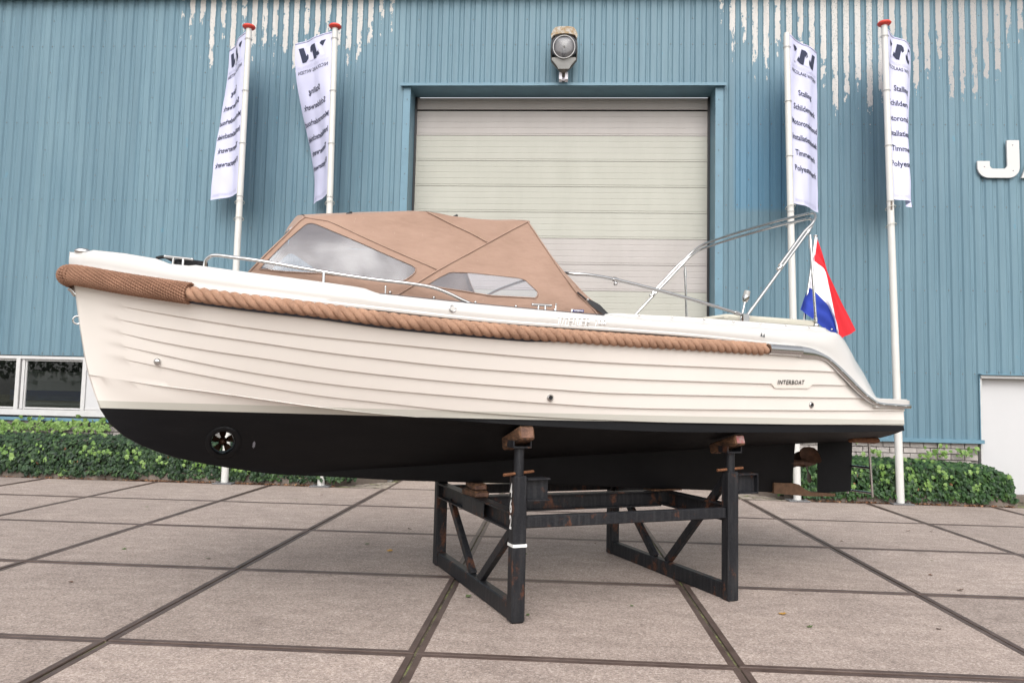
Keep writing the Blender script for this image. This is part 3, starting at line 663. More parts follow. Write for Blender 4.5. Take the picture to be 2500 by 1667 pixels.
def hedge(name, label, x0, x1, top, seed, mleaf, fresh_top, dens=1050, round_end=False):
    rnd = random.Random(seed); hd = thing(name, label, 'ivy hedge', ((x0+x1)/2, 8.5, 0)); cx = (x0+x1)/2
    def front(x, z): return 8.13+.09*noise.noise((x*1.7, z*2, seed))+.05*noise.noise((x*5, z*5, seed+3))-.05*math.sin(PI*min(1, max(0, z/.8)))
    def toph(x):
        t = top+.05*noise.noise((x*1.3, seed, 0))+.03*noise.noise((x*4, seed, 2))
        if round_end: 
            d = x1-x
            if d < .75: t *= math.sqrt(max(0.0, 1-(1-d/.75)**2))*.45+.55
        return t
    core = MB(); core.box((0, .12, top*.45), (x1-x0-.3, .62, top*.78)); core.build('dark_hedge_core', M['hedgefill'], hd)  # dark box added behind the leaves so the hedge is not see-through
    mb = MB(); nf = MB(); dd = MB()
    area = (x1-x0)*(top+.5)
    for _ in range(int(area*dens)):
        x = rnd.uniform(x0, x1); th = toph(x)
        q = rnd.random()
        if q < .70:
            z = rnd.uniform(.07+.09*max(-.4, noise.noise((x*2.3, 3, seed))), th); y = -.02*(z < .2)+front(x, z)-rnd.uniform(-.02, .05)
            if z < .2: y -= .06*rnd.random()
            k = z/th; nr = Vector((rnd.gauss(0, .45), -1, .35+rnd.gauss(0, .45)+(1.2 if k > .88 else 0)))
            if k > .9: y += (k-.9)*1.0
        else:
            y = rnd.uniform(8.2, 8.95); z = th+rnd.uniform(-.05, .03)-(.06 if y < 8.28 else 0); nr = Vector((rnd.gauss(0, .5), -.6+rnd.gauss(0, .4), 1))
        add_leaf(mb, Vector((x-cx, y-8.5, z)), nr, rnd.uniform(.045, .095), rnd)
    if round_end:
        for _ in range(int(dens*.8)):
            z = rnd.uniform(.04, toph(x1-.1)); y = rnd.uniform(8.2, 8.9)
            add_leaf(mb, Vector((x1-cx+rnd.uniform(-.1, .05)-.12*max(0, z/top-.6), y-8.5, z)), Vector((1, -.5+rnd.gauss(0, .4), .4+rnd.gauss(0, .4))), rnd.uniform(.045, .08), rnd)
    # clusters of fresh bright leaves, some climbing the wall behind
    for (xc, zc, rx, rz, cnt) in fresh_top:
        for _ in range(cnt):
            x = xc+rnd.gauss(0, rx); z = zc+rnd.gauss(0, rz); th = toph(x)
            y = 8.82 if z > th+.05 else (8.6-rnd.random()*.3 if z > th-.05 else front(x, z)-.05)
            add_leaf(nf, Vector((x-cx, y-8.5, max(.06, z))), Vector((rnd.gauss(0, .45), -1, .3+rnd.gauss(0, .4))), rnd.uniform(.05, .105), rnd, False, .15)
    for _ in range(int((x1-x0)*5)):
        x = rnd.uniform(x0, x1); z = rnd.uniform(.1, top*.9)
        for _ in range(rnd.randint(1, 5)):
            add_leaf(nf, Vector((x-cx+rnd.gauss(0, .05), front(x, z)-.05-8.5, z+rnd.gauss(0, .05))), Vector((rnd.gauss(0, .4), -1, .3)), rnd.uniform(.05, .10), rnd, False, .15)
    for _ in range(int((x1-x0)*3)):
        x = rnd.uniform(x0, x1); z = rnd.uniform(.1, top*.8)
        add_leaf(dd, Vector((x-cx, front(x, z)-.03-8.5, z)), Vector((rnd.gauss(0, .5), -1, 0)), .06, rnd)
    tag(mb.build('dark_ivy_leaves', mleaf, hd), kind='stuff'); tag(nf.build('fresh_ivy_leaves', M['ivynew'], hd), kind='stuff'); tag(dd.build('withered_ivy_leaves', M['dead'], hd), kind='stuff')
    return hd
hedge('ivy_hedge', 'clipped dark ivy hedge with fresh leaves under the left window', -10.2, -.55, .70, 11, M['ivy'],
      [(-7.3, .86, .35, .05, 80), (-6.5, .86, .3, .06, 90), (-7.6, .80, .3, .05, 50), (-5.75, .84, .25, .07, 75), (-6.9, .97, .15, .04, 14), (-5.9, .98, .1, .04, 10), (-7.4, .45, .12, .10, 26), (-7.9, .3, .12, .1, 20), (-6.95, .42, .14, .07, 22), (-7.5, .2, .1, .08, 18), (-5.2, .5, .12, .08, 16), (-4.6, .45, .1, .07, 10), (-3.3, .3, .12, .05, 12), (-2.6, .25, .1, .05, 10), (-8.3, .5, .15, .12, 24), (-8.5, .85, .3, .06, 60)], 900)
hedge('ivy_hedge', 'green ivy hedge with a rounded end beside the white side door', 6.55, 10.40, .66, 23, M['ivyR'],
      [(7.9, .95, .10, .05, 14), (9.55, .84, .10, .06, 22), (10.0, .82, .12, .05, 18), (8.3, .55, .05, .1, 12), (8.75, .45, .06, .06, 9), (9.0, .28, .04, .04, 6), (8.5, .78, .1, .03, 8), (9.1, .70, .2, .03, 14), (7.5, .3, .08, .08, 12)], 950, True)
lit = MB(); rl = random.Random(5)
for _ in range(900):
    x = rl.choice([rl.uniform(-9, -.9), rl.uniform(-4.5, -.9), rl.uniform(6.9, 10.4)]); y = 8.07-abs(rl.gauss(0, .04))
    add_leaf(lit, Vector((x, y, .006+rl.random()*.012)), Vector((rl.gauss(0, .5), rl.gauss(0, .5), 1)), rl.uniform(.02, .05), rl)
tag(lit.build('leaf_litter', M['dead']), 'thin line of dead brown leaves swept against the kerbs', 'leaf litter', kind='stuff')
lm = {}
for nm, mt in (('y', 'leafyel'), ('g', 'leafgrn'), ('b', 'leafbr')):
    q = MB(); add_leaf(q, Vector((0, 0, .004)), Vector((.1, .15, 1)), .07, random.Random(2), False, -.25); lm[nm] = q.mesh('fallen_leaf', M[mt])
spots = [(1.18, 2.98, 'y', 'yellow leaf lying on the joint left of the boat stand'), (4.62, 1.21, 'y', 'orange leaf on the slab right of the boat stand')]
for x, y, k_, lb in spots: tag(link('fallen_leaf', lm[k_], None, (x, y, .004), (0, 0, x*3)), lb, 'leaf')
rl = random.Random(8)
for i in range(34):
    x = rl.uniform(-3.5, 8.5); y = rl.uniform(.3, 7.2); k_ = rl.choice('gbbg')
    o = link('fallen_leaf', lm[k_], None, (x, y, .004), (rl.gauss(0, .1), rl.gauss(0, .1), rl.uniform(0, 6.3))); o.scale = [rl.uniform(.4, .95)]*3
    tag(o, 'small dull fallen leaf lying on the concrete slabs', 'leaf', 'stray leaves on the yard')

# ------------------------------------------------------------------ wall lamp above the door
lp = thing('wall_lamp', 'old street lamp head with lichen on its cap above the door', 'lamp', (2.90, 8.62, 7.60))
def lring(w, h0, h1, y, n=22, sq=3.2):
    out = []
    for i in range(n):
        a = 2*PI*i/n; c, s_ = math.cos(a), math.sin(a)
        x = w*math.copysign(abs(c)**(2/sq), c); z = (h1+h0)/2+(h1-h0)/2*math.copysign(abs(s_)**(2/sq), s_)
        if z < h0+.28*(h1-h0): x *= .36+.64*max(0, (z-h0)/(.28*(h1-h0)))**.8
        out.append((x, y, z))
    return out
hb_ = MB(); hb_.grid([lring(.235, .02, .70, -.03), lring(.250, .0, .735, .0), lring(.245, .0, .76, .09), lring(.19, .05, .72, .18), lring(.10, .10, .6, .22)], closed=True); hb_.build('lamp_housing', M['lampbody'], lp, 50)
gl_ = MB(); gl_.grid([lring(.232, .19, .66, -.032), lring(.21, .21, .63, -.075), lring(.13, .28, .56, -.10), lring(.02, .38, .42, -.105)], closed=True); gl_.build('lamp_glass', M['lampglass'], lp, 180)
MB().prism([(-.10, .02), (.10, .02), (.13, .08), (.225, .20), (.215, .235), (-.215, .235), (-.225, .20), (-.13, .08)], -.045, -.02, lambda x, y, z: (x, z, y)).build('lamp_front', M['lampgrey'], lp)
rf = MB(); rf.grid([lring(.20, .2, .64, .0), lring(.15, .26, .58, .05)], closed=True); rf.box((0, .05, .42), (.32, .01, .44)); rf.build('reflector', M['lamprefl'], lp)
MB().tube([(.198*math.cos(2*PI*i/28), -.088, .415+.215*math.sin(2*PI*i/28)) for i in range(29)], .007, 6).build('lens_ring', M['letter'], lp)
lh = MB(); lh.tube([(0, .0, .22), (0, 0, .34)], .03, 8); lh.build('lamp_holder', M['lampbody'], lp); MB().sphere((0, -.01, .42), .05, 10, 6, (1, .7, 1.5)).build('bulb', M['lens'], lp)
cpo = [(-.235, .585), (-.245, .65), (-.205, .75), (-.165, .795), (-.08, .81), (.08, .81), (.165, .795), (.205, .75), (.245, .65), (.235, .585), (.195, .645), (.10, .672), (0, .678), (-.10, .672), (-.195, .645)]
cp_ = MB(); cp_.prism(cpo, -.075, .15, lambda x, y, z: (x*(1-.25*max(0, z)), z, y)); cp_.build('lamp_cap', M['lichen'], lp)
br = MB(); br.box((-.055, .16, -.05), (.055, .14, .13)); br.box((.055, .16, -.05), (.055, .14, .13)); br.box((0, .2, -.05), (.16, .04, .10)); br.build('bracket', M['lampwhite'], lp)
MB().tube([(0, .1, .05), (0, .18, -.02), (0, .36, -.05)], .03, 8).build('arm', M['lampbody'], lp)

# ------------------------------------------------------------------ flag poles and banners
def pole(xb, xt, zt, cap, label):
    p_ = thing('flag_pole', label, 'flag pole', (xb, 8.0, 0), 0, 'flag poles in front of the warehouse')
    lean = (xt-xb)/zt
    pts = [(lean*z, 0, z) for z in (0.02, 2, 4, 6, zt)]
    MB().tube(pts, [.062, .060, .057, .053, .050], 18).build('pole_tube', M['pole'], p_, 40)
    b_ = MB(); b_.bbox((0, 0, .012), (.34, .26, .024), .004); b_.build('base_plate', M['galv'], p_)
    for sx in (-.1, .1): MB().tube([(sx, -.09, .02), (sx, -.09, .05)], .012, 6).build('anchor_bolt', M['galv'], p_)
    if cap:
        c_ = MB(); c_.sphere((lean*(zt+.02), 0, zt+.03), .115, 16, 6, (1, 1, .38)); c_.build('red_cap', M['redcap'], p_, 180)
        MB().tube([(lean*zt, 0, zt-.01), (lean*zt, 0, zt+.02)], .045, 10).build('cap_neck', M['pole'], p_)
    else:
        MB().tube([(lean*zt, 0, zt-.01), (lean*zt, 0, zt+.06)], [.048, .04], 14).build('plain_cap', M['pole'], p_)
    for i in range(4):
        z = zt-.2-i*.96; MB().tube([(lean*z+.062*math.cos(a), .062*math.sin(a), z) for a in [2*PI*k/18 for k in range(19)]], .005, 5).build('banner_ring', M['bandgrey'], p_)
    for z in (4.93, 4.63):
        MB().tube([(lean*z+.08*math.cos(a), .08*math.sin(a), z+.03*math.cos(a+1)) for a in [2*PI*k/18 for k in range(19)]], .006, 5).build('loose_ring', M['ringwire'], p_)
    return p_, lean
LOGO_D = [[(.05, .98), (.20, .98), (.25, .86), (.14, .62)],
          [(.36, .02), (.24, .20), (.24, .36), (.28, .52), (.33, .36), (.42, .98), (.55, .98), (.61, .86), (.62, .64), (.56, .50), (.53, .64), (.45, .02)],
          [(.74, .02), (.66, .22), (.66, .38), (.69, .54), (.73, .40), (.83, .98), (.98, .98), (.86, .02)]]
LOGO_L = [[(.27, .98), (.40, .98), (.20, .02), (.05, .02)], [(.63, .98), (.78, .98), (.64, .02), (.46, .02)]]
def banner(xb, lean, ztop, side, dt, db, fold, label, mirror, curl=.0):
    """a banner hung between the rings of one pole; dt/db = direction of the top and bottom edge in plan"""
    H, Wd = 2.95, .98
    root = thing('banner', label, 'banner', (xb+lean*ztop, 8.0, ztop-H), 0, 'banners on the flag poles')
    ax = math.atan2(dt[1], dt[0]); bx = math.atan2(db[1], db[0])
    def S(u, v, o=0.0):
        # integrate along the width so that the cloth keeps its length while it swings and folds
        e_ = sm(v*1.15-.05); x = -lean*H*v*0; y = 0.0; n = 10
        for i in range(n):
            uu = u*(i+.5)/n
            an = ax+(bx-ax)*e_+curl*e_*uu*1.2+fold*math.sin(2*PI*(uu*1.25+.1)+v*2.2)*(.25+.75*e_)+.10*math.sin(9*uu+5*v)
            x += math.cos(an)*Wd*u/n; y += math.sin(an)*Wd*u/n
        off = .052
        nx, ny = -math.sin(ax), math.cos(ax)
        sag = .03*math.sin(PI*u)*(1-v)*0+.02*u*v
        r_ = .012*noise.noise((u*5, v*9, xb))
        return Vector((side*off-lean*H*v+x+nx*(r_+o), y+ny*(r_+o), H*(1-v)+sag))
    def nrm(u, v):
        a = S(u+.01, v)-S(u-.01, v); b_ = S(u, v+.01)-S(u, v-.01); return a.cross(b_).normalized()
    rows = [[S(i/28, j/48) for i in range(29)] for j in range(49)]
    MB().grid(rows).build('cloth', M['cloth'], root, 180)
    MB().tube([S(i/10, 0)+Vector((0, 0, .004)) for i in range(11)], .012, 6).build('top_hem', M['cloth'], root, 180)
    camside = Vector((2.84, -4.78, 1.6))-Vector((xb, 8, ztop-1.5))
    def put(name, verts, faces, m_):
        vv = []
        for x, y in verts:                    # x in 0..1 across, y in metres down from the top
            u = max(.0, min(1, (1-x) if mirror else x)); v = max(0, min(1, y/H))
            nn = nrm(u, v); nn = nn if nn.dot(camside) > 0 else -nn
            vv.append(S(u, v)+nn*.005)
        MB().add(vv, faces).build(name, m_, root)
    def fillpoly(polys, x0, x1, y0, y1):
        V, F = [], []
        for p_ in polys:
            o = len(V); co = [Vector(q) for q in p_]
            r = delaunay_2d_cdt(co, [], [list(range(len(co)))], 1, 1e-5)
            V += [(x0+(x1-x0)*q.x, y1-(y1-y0)*q.y) for q in r[0]]; F += [tuple(i+o for i in f) for f in r[2]]
        return V, F
    def words(name, s_, size, y, m_, sp=1.0, bold=.0, xc=.5, wmax=None):
        v, f = text2d(s_, size, sp, bold); w = max(p_[0] for p_ in v)-min(p_[0] for p_ in v)
        k_ = min(1, wmax/w) if wmax else 1
        put(name, [(xc+p_[0]*k_/Wd, y-p_[1]) for p_ in v], f, m_)
    put('logo_pale', *fillpoly(LOGO_L, .10, .92, .10, .40), M['inklight']); put('logo_dark', *fillpoly(LOGO_D, .10, .92, .10, .40), M['ink'])
    words('small_print', 'NAUTISCH CENTRUM', .078, .505, M['inkgrey'], 1.15, 0, .5, .84)
    words('name_print', 'NICOLAAS WITSEN', .092, .60, M['ink'], 1.05, .001, .5, .88)
    for i, s_ in enumerate(('Stalling', 'Schilderwerk', 'Motoronderhoud', 'Installatietechniek', 'Timmerwerk', 'Polyesterwerk')):
        words('service_print', s_, .142, .98+.275*i, M['ink'], 1.0, .0025, .5, .92)
    words('web_print', 'WWW.NICOLAASWITSEN.NL', .07, 2.90, M['inkgrey'], 1.1, 0, .5, .86)
    return root
P1, l1 = pole(-2.816, -2.785, 8.12, True, 'leftmost white flag pole with a red cap left of the tall door')
P2, l2 = pole(-1.123, -1.205, 8.12, True, 'second white flag pole from the left, red cap, beside the tall door')
P3, l3 = pole(6.884, 6.735, 7.93, False, 'white flag pole without a red cap right of the tall door')
P4, l4 = pole(8.543, 8.385, 8.12, True, 'rightmost white flag pole with a red cap, dotted with dirt')
banner(-2.816, l1, 8.05, -1, (-.60, .75), (-.66, .66), .25, 'white banner blown left on the leftmost flag pole, print reversed', False, .25)
banner(-1.123, l2, 8.05, -1, (-.87, .54), (-.52, .72), .20, 'white banner on the second flag pole from the left, print reversed', False, -.10)
banner(6.884, l3, 7.95, 1, (.73, .68), (.66, .66), .26, 'white banner with readable service names on the pole without a red cap', False, .10)
banner(8.543, l4, 8.04, 1, (.72, .62), (.54, .66), .80, 'folded white banner on the rightmost flag pole, words hidden in its fold', False, .0)
cw = MB(); cw.tube([(-.10, -.03, 4.88), (-.10, -.03, 5.05)], .028, 10); cw.tube([(-.10, -.03, 5.05), (-.07, -.02, 5.2)], .006, 5); cw.build('counterweight', M['kerb'], P4)
# ------------------------------------------------------------------ motor launch; local x runs aft, y to starboard (port, the near side, is -y)
BO = (3.037, 2.027, 0); BA = math.radians(25.5)
boat = thing('motor_launch', 'cream clinker-style motor launch with brown rope fender on a black stand', 'boat', BO, BA)
def L(s_, t, z): return Vector((s_, -t, z))
bs = pch([-4.05, -3.9, -3.6, -3.2, -2.6, -1.8, -.8, .3, 1.3, 2.2, 3.0], [.05, .24, .50, .76, 1.02, 1.20, 1.29, 1.29, 1.22, 1.08, .92])
bwl = pch([-3.8, -3.5, -3.0, -2.4, -1.6, -.6, .5, 1.5, 2.3, 3.0], [.03, .13, .34, .60, .87, 1.05, 1.11, 1.07, .99, .89])
zst = pch([1.05, 1.107, 1.174, 1.244, 1.309, 1.382, 1.477, 1.527, 1.685, 1.811, 2.048, 2.323, 2.46], [-2.955, -3.245, -3.434, -3.581, -3.666, -3.733, -3.787, -3.807, -3.86, -3.893, -3.941, -3.991, -4.03])
zrp = pch([-4.03, -3.677, -3.246, -2.864, -2.439, -1.945, -1.477, -.978, -.424, 0, 1.06, 3], [2.40, 2.319, 2.246, 2.196, 2.156, 2.105, 2.08, 2.062, 2.054, 2.05, 2.047, 2.045])
def T(s_, z):
    s0 = zst(z); f = max(0, (s_-s0)/(3-s0)); a = bs(-4.05+f*7.05); b_ = bwl(-3.8+f*6.8)
    w = max(0, min(1.1, (z-1.45)/(zrp(s_)-1.45))); return max(b_+(a-b_)*w**.9, .02)
zhull = pch([-4.05, -3.677, -3.246, -2.864, -2.439, -1.945, -1.477, -.978, -.424, 0, 1.06, 1.461, 1.69, 1.856, 2.048, 2.246, 2.41, 2.52, 2.7, 3.0], [2.41, 2.319, 2.246, 2.196, 2.156, 2.105, 2.08, 2.062, 2.054, 2.05, 2.047, 2.02, 2.012, 1.967, 1.85, 1.735, 1.657, 1.622, 1.608, 1.602])
LAPS = [pch([-4, -3.829, -3.461, -3.11, -2.764, -2.416, -2.104, -1.446, -.912, -.321, .03, .801, 1.891, 3], [2.245, 2.206, 2.13, 2.07, 2.021, 1.985, 1.961, 1.92, 1.894, 1.881, 1.879, 1.881, 1.895, 1.90]),
        pch([-4, -3.833, -3.459, -3.106, -2.757, -2.405, -2.09, -1.426, -.796, -.298, .052, 1.182, 2.072, 3], [2.155, 2.118, 2.041, 1.984, 1.936, 1.891, 1.86, 1.809, 1.785, 1.771, 1.768, 1.77, 1.782, 1.79]),
        pch([-4, -3.846, -3.456, -3.1, -2.748, -2.393, -2.074, -1.406, -.773, -.275, .075, 1.066, 2.254, 3], [2.08, 2.04, 1.946, 1.883, 1.836, 1.788, 1.754, 1.705, 1.677, 1.66, 1.66, 1.665, 1.674, 1.68]),
        pch([-4, -3.795, -3.454, -3.096, -2.739, -2.38, -2.058, -1.386, -.75, -.252, .1, 1.092, 2.602, 3], [1.98, 1.936, 1.864, 1.79, 1.73, 1.683, 1.652, 1.607, 1.573, 1.555, 1.551, 1.555, 1.565, 1.567]),
        pch([-4, -3.764, -3.452, -3.092, -2.732, -2.368, -2.044, -1.364, -.713, .565, 1.5, 3], [1.885, 1.84, 1.779, 1.71, 1.648, 1.594, 1.563, 1.503, 1.47, 1.441, 1.437, 1.44])]
zch = pch([-4, -3.751, -3.449, -3.086, -2.724, -2.357, -2.03, -.835, .5, 2.03, 3.0], [1.725, 1.689, 1.645, 1.605, 1.56, 1.515, 1.484, 1.41, 1.373, 1.373, 1.383])
zkl = pch([-3.865, -3.807, -3.787, -3.733, -3.666, -3.581, -3.434, -3.245, -2.955, -2.654, -2.448, -2.179, -1.687, -.362, 1.018, 1.887, 2.5], [1.70, 1.527, 1.477, 1.382, 1.309, 1.244, 1.174, 1.107, 1.046, .995, .976, .962, .926, .863, .786, .74, .712])
zgb = pch([-2.65, -2, -1, 0, 1, 2.5, 3.4], [.995, 1.0, 1.05, 1.10, 1.14, 1.205, 1.25])
def warp(s_, t): return s_+.36*sm((s_-2.2)/.8)*max(0, 1-(t/.90)**2)
NU = 110
def us(s0, s1): return [s0+(s1-s0)*((i/NU)**1.35) for i in range(NU+1)]
def stem_s(zf):
    s_ = -3.9
    for _ in range(30): s_ = .5*s_+.5*zst(zf(s_))
    return s_
rows = []
def row(zf, d):
    s0 = stem_s(zf); r = []
    for s_ in us(s0, 3.0):
        z = min(zf(s_), zhull(s_)-.0005); fade = sm((s_-s0-.10)/.5); t = T(s_, z)+d*fade
        if zf(s_) > zhull(s_)-.002: t = T(s_, z)
        r.append((s_, t, z))
    rows.append(r)
D = .017
lines = [lambda s_: zhull(s_)]+LAPS+[zch]
row(lines[0], 0)
for k in range(len(lines)-1):
    a, b_ = lines[k], lines[k+1]
    row(lambda s_, a=a, b_=b_: a(s_)*.66+b_(s_)*.34, D*.36 if k else D*.36)
    row(lambda s_, a=a, b_=b_: a(s_)*.33+b_(s_)*.67, D*.70)
    row(lambda s_, a=a, b_=b_: a(s_)*.03+b_(s_)*.97, D)
    if k < len(lines)-2: row(lambda s_, b_=b_: b_(s_)-.003, 0)
    else: row(lambda s_, b_=b_: b_(s_), D+.003)
# bottom: from the chine to the keel
STEM = [(-3.865, 1.70), (-3.807, 1.527), (-3.787, 1.477), (-3.733, 1.382), (-3.666, 1.309), (-3.581, 1.244), (-3.434, 1.174), (-3.245, 1.107), (-2.955, 1.046), (-2.654, .995)]
NV = 13
sp_ = resample([Vector((a, b_, 0)) for a, b_ in STEM], n=NV)
for k in range(NV):
    v = k/(NV-1); sf, zf = sp_[k].x, sp_[k].y; r = []
    for s_ in us(sf, 3.0):
        e_ = 1-math.exp(-(s_-sf)/(.03+.65*v)); tc_ = T(s_, zch(s_))-.040*sm((s_-sf-.15)/1.6)
        h_ = (1-v)**.85; t = .02+(tc_-.02)*h_*e_
        if v == 1: t = .02
        zz = zch(s_)-.004+(zgb(s_)-zch(s_)+.004)*v**1.05
        z = (1-e_)*zf+e_*zz
        if v == 1: z = zkl(s_)+(zgb(s_)-zkl(s_))*sm((s_+2.6)/.9)
        r.append((s_, t, z))
    rows.append(r)
hm = MB()
for sg in (1, -1): hm.grid([[(warp(s_, t), -sg*t, z) for s_, t, z in r] for r in rows])
# keel flat and stem nose between the two sides, transom
hm.grid([[(warp(s_, t), -t, z) for s_, t, z in rows[-1]], [(warp(s_, t), t, z) for s_, t, z in rows[-1]]])
hm.grid([[(r[0][0], -r[0][1], r[0][2]) for r in rows], [(r[0][0]-.012, 0, r[0][2]) for r in rows], [(r[0][0], r[0][1], r[0][2]) for r in rows]])
tr = []
for r in rows:
    s_, t, z = r[-1]; tr.append([(warp(3.0, t*q), -t*q, z) for q in (1, .97, .8, .55, .25, 0, -.25, -.55, -.8, -.97, -1)])
hm.grid(tr)
hull_me = hm.mesh('hull', M['hull'], None, True)
# bow thruster tunnel: open the skin on both sides
TH = (-2.965, 1.237)
bm = bmesh.new(); bm.from_mesh(hull_me)
near = [f for f in bm.faces if (Vector((f.calc_center_median().x, f.calc_center_median().z))-Vector(TH)).length < .26 and .08 < abs(f.calc_center_median().y)]
for _ in range(2):
    ed = list({e_ for f in bm.faces for e_ in f.edges if (Vector((f.calc_center_median().x, f.calc_center_median().z))-Vector(TH)).length < .19 and abs(f.calc_center_median().y) > .06})
    bmesh.ops.subdivide_edges(bm, edges=ed, cuts=2, use_grid_fill=True)
hole = [f for f in bm.faces if (Vector((f.calc_center_median().x, f.calc_center_median().z))-Vector(TH)).length < .082 and abs(f.calc_center_median().y) > .05]
ty = max((abs(f.calc_center_median().y) for f in hole), default=.3)
bmesh.ops.delete(bm, geom=hole, context='FACES'); bm.to_mesh(hull_me); bm.free()
hull_me.polygons.foreach_set('use_smooth', [True]*len(hull_me.polygons)); hull_me.set_sharp_from_angle(angle=math.radians(28))
hull = link('hull', hull_me, boat)
tn = MB()
def ringy(r, y): return [(TH[0]+r*math.cos(2*PI*k/28), y, TH[1]+r*math.sin(2*PI*k/28)) for k in range(28)]
for sg in (-1, 1):
    def yhull(x, z):
        best = min(((v.co.x-x)**2+(v.co.z-z)**2, v.co.y) for v in HV if v.co.y*sg > 0); return best[1]
    HV = [v for v in hull_me.vertices if (v.co.x-TH[0])**2+(v.co.z-TH[1])**2 < .05 and abs(v.co.y) > .05]
    def rr(r, o): return [(x, yhull(x, z)+sg*o, z) for x, _, z in ringy(r, 0)]
    tn.grid([rr(.125, -.004), rr(.118, .008), rr(.105, .014), rr(.092, .012), rr(.084, .0), ringy(.082, sg*.12)], closed=True)
tn.grid([ringy(.082, -.13), ringy(.082, .13)], closed=True)
th_ = tn.build('bow_thruster_tunnel', M['antifoul'], boat, 50)
tb_ = MB(); tb_.sphere((TH[0], 0, TH[1]), .032, 12, 8, (1, 1.8, 1)); tb_.build('thruster_hub', M['bronze'], th_, 180)
for i in range(5):
    a = 2*PI*i/5+.35; c, s_ = math.cos(a), math.sin(a)
    def bp(r, w, y): return (TH[0]+r*c-w*s_, y, TH[1]+r*s_+w*c)
    MB().grid([[bp(.025, -.012, -.02), bp(.025, .012, .02)], [bp(.05, -.022, -.018), bp(.05, .022, .018)], [bp(.074, -.03, -.01), bp(.076, .022, .014)]]).build('thruster_blade', M['bronze'], th_)
# skeg keel, shoe, rudder, propeller, anode, ladder
sk = MB(); SS = [-2.75+5.25*i/40 for i in range(41)]
def hw(s_): return .012+.04*sm((s_+2.75)/1.0)*(1-.55*sm((s_-1.9)/.6))
def aft(s_, z): return s_-(.05*(1-(z-.72)/.5) if s_ > 2.45 else 0)
rows2 = []
for s_ in SS:
    zb_, zt2 = zkl(s_), zgb(s_)+.06; h_ = hw(s_)
    rows2.append([(aft(s_, zb_), -h_*.7, zb_), (aft(s_, zb_+.02), -h_, zb_+.02), (s_, -h_*1.25, zt2), (s_, h_*1.25, zt2), (aft(s_, zb_+.02), h_, zb_+.02), (aft(s_, zb_), h_*.7, zb_)])
sk.grid(rows2, closed=True); n0 = len(SS)
sk.f.append(tuple(range(6))); sk.mi.append(0); sk.f.append(tuple((n0-1)*6+i for i in range(6))); sk.mi.append(0)
sk.build('skeg', M['antifoul'], boat, 40, True)
pr_ = [(2.20, .822), (2.30, .815), (2.455, .81), (2.52, .795), (2.60, .745), (2.68, .715), (3.0, .692), (3.0, .664), (2.62, .676), (2.2, .715)]
MB().prism(pr_, -.062, .062, lambda x, y, z: (x, z, y)).build('skeg_shoe', M['shoe'], boat)
rd = MB(); secs = []
for z in (.70, .72, 1.2, 1.27):
    x0, x1 = (2.815, 3.275) if z < 1.0 else (2.825, 3.30)
    e_ = .010 if z == .70 else 0
    secs.append([(x0+e_, 0, z), (x0+.05, -.028, z), (x0+.2, -.032, z), (x1-.12, -.02, z), (x1-e_, -.006, z), (x1-e_, .006, z), (x1-.12, .02, z), (x0+.2, .032, z), (x0+.05, .028, z)])
rd.grid(secs, closed=True); rd.f.append(tuple(range(9))); rd.mi.append(0); rd.build('rudder', M['antifoul'], boat, 60)
MB().tube([(2.98, 0, 1.22), (2.98, 0, 1.5)], .03, 10).build('rudder_stock', M['brushed'], boat)
pp = MB(); px_, pz_ = 2.66, 1.005
pp.tube([(2.44, 0, pz_), (2.58, 0, pz_)], .035, 12); pp.tube([(2.58, 0, pz_), (2.63, 0, pz_), (2.72, 0, pz_), (2.745, 0, pz_)], [.036, .042, .034, .026], 12); pp.tube([(2.745, 0, pz_), (2.79, 0, pz_)], [.024, .02], 8)
pr2 = pp.build('propeller', M['bronze'], boat, 40)
for i in range(3):
    a0 = math.radians(132+120*i); mbp = MB(); rws = []
    for j in range(8):
        r = .03+.175*j/7; w = .105*math.sin(PI*min(1, (j+.9)/8.0))**.75+.008; tw = .95-.6*j/7
        rws.append([(px_+k_*w*math.sin(tw)+.004*0, r*math.cos(a0)-k_*w*math.cos(tw)*math.sin(a0), pz_+r*math.sin(a0)+k_*w*math.cos(tw)*math.cos(a0)) for k_ in (-1, -.5, 0, .5, 1)])
    mbp.grid(rws); mbp.grid([[(x+.006, y, z) for x, y, z in r_] for r_ in rws]); mbp.build('propeller_blade', M['bronze'], pr2, 180)
an = MB(); an.bbox((0, 0, 0), (.36, .09, .045), .015, Matrix.Rotation(.04, 3, 'Y') @ Matrix.Rotation(-.27, 3, 'X')); o = an.build('anode', M['rusty'], boat); o.location = (3.04, -.40, 1.262)
ld = MB()
for t in (.26, -.06): ld.tube([L(3.24, t, 1.55), L(3.255, t, 1.26), L(3.30, t, .672)], .0125, 8)
ladder = ld.build('boarding_ladder', M['chrome'], boat, 60)
for sx, z in ((3.276, .97), (3.297, .71)): MB().tube([L(sx, .26, z), L(sx, -.06, z)], .012, 8).build('ladder_rung', M['chrome'], ladder, 60)

